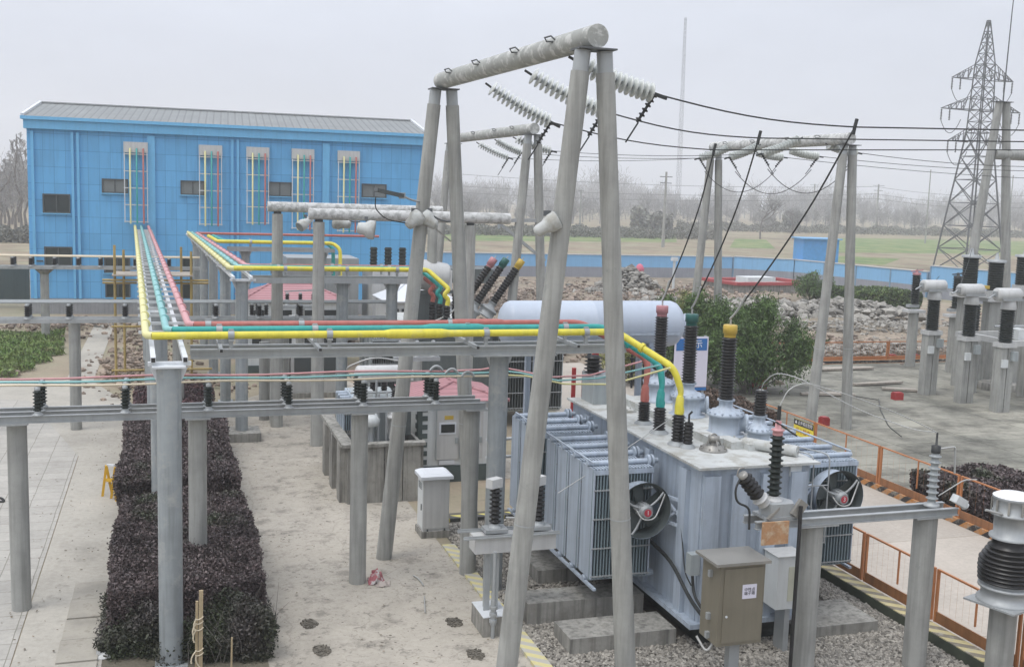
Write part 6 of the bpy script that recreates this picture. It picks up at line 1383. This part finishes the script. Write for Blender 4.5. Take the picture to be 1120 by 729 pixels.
c = gz(411, 637); rr = random.Random(3); tr = thing('crumpled_sack', 'crumpled red and white plastic sack lying against the foot of a round post', 'sack', (c.x, c.y, 0))
def crumple(cx_, cy_, cz_, sx, sy, sz_, seed, n=7):
    r2 = random.Random(seed); k = MB(); V = []
    for i in range(n):
        for j in range(n):
            u, v = i / (n - 1) - .5, j / (n - 1) - .5; V.append((cx_ + u * sx + r2.gauss(0, .02), cy_ + v * sy + r2.gauss(0, .02), max(.02, cz_ + sz_ * (1 - 3 * (u * u + v * v)) + r2.gauss(0, .035))))
    F = [(i * n + j, (i + 1) * n + j, (i + 1) * n + j + 1, i * n + j + 1) for i in range(n - 1) for j in range(n - 1)]
    return k.raw(V, F)
crumple(c.x, c.y, .02, .30, .34, .24, 1).build('sack', mat('white_plastic', (.5, .46, .44), .5, patch=(.33, .10, .11), pth=(.47, .5), pscale=9), tr); crumple(c.x + .1, c.y - .2, .02, .26, .2, .07, 2, 6).build('torn_flap', mat('dirty_plastic', (.42, .36, .32), .6), tr)
for i, (px, py, s) in enumerate(((140, 700, .5), (128, 717, .62))):
    c = gz(px, py); tag(crumple(c.x, c.y, .02, s, .2, .06, 9 + i, 6).build('plastic_scrap', mat('pale_scrap', (.5, .5, .48), .6), origin=(c.x, c.y, 0)), ('smaller pale torn scrap on the soil beside the near hedge', 'larger pale torn scrap at the bottom edge beside the slabs')[i], 'scrap')
c = gz(443, 620); tag(MB().tube(arc(gz(452, 629, .03), gz(463, 640, .03), .05, 6, (.5, .8, .2)), .015, 5).tube([gz(464, 652, .03), gz(465, 669, .05)], .012, 5).build('wire_offcut', M['wire_lt'], origin=(c.x, c.y, 0)), 'short bent wire offcut on the yard concrete near the kerb', 'wire')
# yellow barrier trestle
bt = thing('barrier_trestle', 'small toppled yellow trestle barrier against the left side of the hedge', 'barrier', tuple(gz(124, 545)))
c = gz(124, 545); k = MB()
for dx, dy in ((-.16, .2), (.05, -.02)):
    k.bar((c.x + dx - .1, c.y + dy, .0), (c.x + dx, c.y + dy + .05, .78), .06, .03); k.bar((c.x + dx + .13, c.y + dy + .05, .0), (c.x + dx, c.y + dy + .0, .78), .06, .03)
k.bar((c.x - .16, c.y + .2, .42), (c.x + .08, c.y - .02, .46), .04, .08); k.bar((c.x + .08, c.y - .3, .0), (c.x + .02, c.y - .1, .6), .05, .03); k.build('frame', mat('barrier_yellow', (.62, .36, .02), .5), bt)
MB().bar((c.x - .14, c.y + .22, .79), (c.x + .04, c.y + .1, .80), .05, .04).build('top_bar', M['white_rail'], bt)
# stakes
sk = thing('wooden_stake', 'tall split wooden stake with frayed binding standing in the near hedge', 'stake', tuple(gz(219, 745)))
b_ = gz(219, 752); k = MB(); k.bar((b_.x, b_.y, 0), (b_.x + .02, b_.y, 1.55), .06, .04); k.bar((b_.x - .06, b_.y + .02, .1), (b_.x - .04, b_.y + .02, 1.38), .04, .03); k.build('pole', M['bamboo'], sk)
k = MB(); rr = random.Random(2)
for z in (.55, .62, .95, 1.05, 1.12): k.tube(arc((b_.x - .07, b_.y - .03, z), (b_.x + .05, b_.y - .03, z + .03), .03, 4), .01, 4); k.tube(arc((b_.x - .05, b_.y - .03, z), (b_.x - .1 + rr.gauss(0, .04), b_.y - .03, z - .2), .03, 5, (-1, 0, 0)), .012, 4)
k.build('binding', M['cream'], sk)
c = gz(253, 738); tag(MB().tube([(c.x, c.y, 0), (c.x + .01, c.y, .62)], .016, 6).build('bamboo_cane', M['bamboo'], origin=(c.x, c.y, 0)), 'thin mottled bamboo cane standing in the right side of the near hedge', 'stake')
c = gz(0, 549); tag(MB().tube(bend([c + Vector((-.4, 0, .03)), c + Vector((.02, 0, .12)), c + Vector((.12, -.05, .03)), c + Vector((-.2, -.08, .03))], .1), .03, 6).build('hose_end', M['black'], origin=tuple(c)), 'dark looped hose end on the pale slabs at the left edge', 'hose')
# scaffold
sf_ = thing('pole_scaffold', 'thin yellowed pole scaffold with a brown platform below the long pipe bridge', 'scaffold', (-.8, 43, 0))
k = MB()
for px, pt, pb_, Y in ((125, 268, 415, 43), (135, 273, 405, 44.5), (198, 270, 395, 44.5), (209, 275, 412, 43)):
    a = gy(px, pt, Y); k.tube([(a.x, Y, 0), (a.x, Y, a.z)], .055, 6)
k.build('upright', M['scaff_y'], sf_); k = MB()
for py, Y in ((306, 42.9), (309, 44.4), (357, 42.9), (405, 42.9), (412, 42.9)):
    a = gy(112 if py < 320 else 122, py, Y); b_ = gy(228 if py < 320 else (160 if py < 380 else 232), py, Y); k.tube([(a.x, Y, a.z), (b_.x, Y, a.z)], .045, 6)
k.build('ledger', M['scaff_y'], sf_); a = gy(125, 300, 43.6); b_ = gy(208, 300, 43.6); k = MB()
for i in range(6): k.bbox((a.x - .05, 42.75 + i * .33, a.z), (b_.x + .1, 43.05 + i * .33, a.z + .05))
k.build('platform', M['wood'], sf_)
# dark tarpaulin screen and the low kerb stones at the left
c0, c1_ = gy(-40, 296, 70), gy(33, 296, 70)
tag(MB().bbox((c0.x - 6, 70, .25), (c1_.x - .05, 70.12, 2.35)).build('tarpaulin_screen', M['net'], origin=((c0.x + c1_.x) / 2, 70, 0)), 'dark grey-green tarpaulin screen left of the blue building', 'screen')
for i in range(5):
    c = gz(-3 + i * 4.2, 411); tag(MB().box((c.x, c.y, .1), (.5, .3, .2), rz=.1 * i).build('brick_block', M['brick_rub'], origin=(c.x, c.y, 0)), 'reddish loose brick block in the short row at the left edge of the picture', 'brick', 'bricks at the left edge')
# ------------------------------------------------------------------ lamps and brackets fixed to the gantry poles
def drum(label, c, d, L_, r):
    c = Vector(c); d = Vector(d).normalized(); t = thing('floodlight', label, 'floodlight', c)
    MB().lathe(c, d, [(.02, -.02), (r * .5, 0), (r * .62, L_ * .12), (r * .68, L_ * .42), (r * .95, L_ * .62), (r, L_ * .70), (r, L_ * .98), (r * .93, L_)], 22).build('housing', M['tx_lid'], t)
    MB().lathe(c + d * L_ * 1.001, d, [(r * .92, 0), (r * .9, .012)], 22).build('lens', M['glass_g'], t)
    k = MB(); k.bar(c + d * L_ * .5 + Vector((0, 0, r)), c + d * L_ * .5 + Vector((0, 0, r + .08)), .1, .03); k.tube(arc(c + d * L_ * .5 - Vector((0, 0, -r * .9)), c + Vector((.30, 0, .1)), .05, 5), .02, 6); k.build('bracket', M['lattice'], t)
q = gy(586, 254, 14.35); drum('pale drum-shaped floodlight on the left leg of the front gantry, nearest one', q, (.72, -.1, .45), .36, .135)
q = gy(446, 247, 21.2); drum('pale drum floodlight on the left side of the far front-gantry leg', q, (.3, .1, .25), .34, .17)
q = gy(477, 247, 21.2); drum('pale drum floodlight on the right side of the far front-gantry leg', q, (-.3, .2, .25), .34, .17)
q = gy(391, 249, 31.4); drum('rounded pale floodlight under the nearer white portal beam', q, (.8, -.2, -.1), .5, .28)
q = gy(383, 246, 32.2); drum('second floodlight turned away behind the one under the portal beam', q, (-.6, .3, .1), .5, .2)
q = gy(340, 239, 33.6); drum('small floodlight mounted on top of the portal post', q, (-.5, -.3, -.35), .5, .17)
lh = thing('street_lamp', 'flat dark lamp head on a thin arm reaching left from the front gantry leg', 'lamp', tuple(gy(466, 222, 21.4)))
a, b_, c = gy(411, 207.5, 21.0), gy(440, 214, 21.1), gy(466, 222, 21.4)
MB().bar(a, b_, .2, .07).build('lamp_head', M['frame_dk'], lh); MB().tube(bend([b_, b_.lerp(c, .4) + Vector((0, 0, -.03)), c], .2), .022, 6).build('arm', M['galv'], lh); MB().box(b_, (.1, .14, .12)).build('joint', M['galv'], lh)
MB().tube(bend([gy(411, 215, 21.2), gy(410, 228, 21.2), gy(422, 240, 21.2), gy(444, 244, 21.2)], .2), .012, 5).build('cable', M['wire'], lh)
br = thing('steel_bracket', 'thin steel bracket with a diagonal strut on the second gantry leg', 'bracket', tuple(gy(597, 285, 35.1)))
MB().bar(gy(545, 241, 35.1), gy(602, 241, 35.1), .16, .12).build('arm', M['grey_beam'], br); MB().bar(gy(547, 245, 35.1), gy(596, 285, 35.1), .10, .10).build('strut', M['grey_beam'], br); MB().bar(gy(546, 241, 35.1), gy(546, 250, 35.1), .2, .05, (1, 0, 0)).build('end_plate', M['grey_beam'], br)
cl = thing('pole_clamp', 'rusty steel clamp with a short diagonal stay on the far front-gantry leg', 'bracket', tuple(gy(474, 240, 21.3)))
k = MB(); k.bar(gy(455, 228, 21.3), gy(476, 246, 21.3), .04, .04); k.bar(gy(466, 236, 21.3), gy(476, 240, 21.3), .10, .12); k.bar(gy(476, 250, 21.3), gy(493, 264, 21.3), .03, .03); k.build('stay', M['tan_top'], cl)
# red posts of the fire point behind the near transformer
fp = thing('red_post_frame', 'red painted pipe frame and short red posts beyond the left radiators', 'frame', (9.6, 26.0, 0))
for px, pt, pb_ in ((652, 372, 404),): a, b_ = gy(px, pt, 24.5), gy(px, pb_, 24.5); MB().bar((a.x, 24.5, 0), (a.x, 24.5, a.z), .13, .13).build('post', M['redpaint'], fp)
for px, pt in ((628, 402), (639, 406), (652, 411)): a = gy(px, pt, 26.0); MB().bar((a.x, 26, 0), (a.x, 26, a.z), .09, .09).build('post', M['redpaint'], fp)
k = MB(); k.bar(gy(652, 373, 24.5), gy(690, 371, 24.5), .08, .08); k.build('top_rail', M['redpaint'], fp)
pf = thing('white_pipe_frame', 'pale pipe handrail standing beyond the left radiators of the near transformer', 'handrail', (8.6, 23.2, 0))
k = MB()
for z in (1.9, 2.3): k.tube([(6.6, 22.0, z), (8.9, 22.1, z + .02)], .035, 6)
for x in (6.7, 7.8, 8.8): k.tube([(x, 22.05, 0), (x, 22.05, 2.3)], .035, 6)
k.build('rail', M['white_rail'], pf)
# slim bare pole poking up in front of the far wall and a vented stub in the cleared ground
c = gz(736, 318); tag(MB().tube([(c.x, c.y, 0), (c.x, c.y, 2.6)], .12, 8).box((c.x, c.y, 2.7), (.5, .4, .3)).build('camera_post', M['box_white'], origin=(c.x, c.y, 0)), 'small white camera post in front of the long blue wall', 'post')
c = gz(699, 309); tag(MB().lathe((c.x, c.y, .9), (0, 0, 1), [(.1, 0), (.38, .12), (.42, .4), (.25, .75), (.06, .85)], 10).build('pink_bag', mat('pink_plastic', (.55, .12, .18), .6), origin=(c.x, c.y, 0)), 'bright pink bag perched on the right side of the pale stone pile', 'bag')
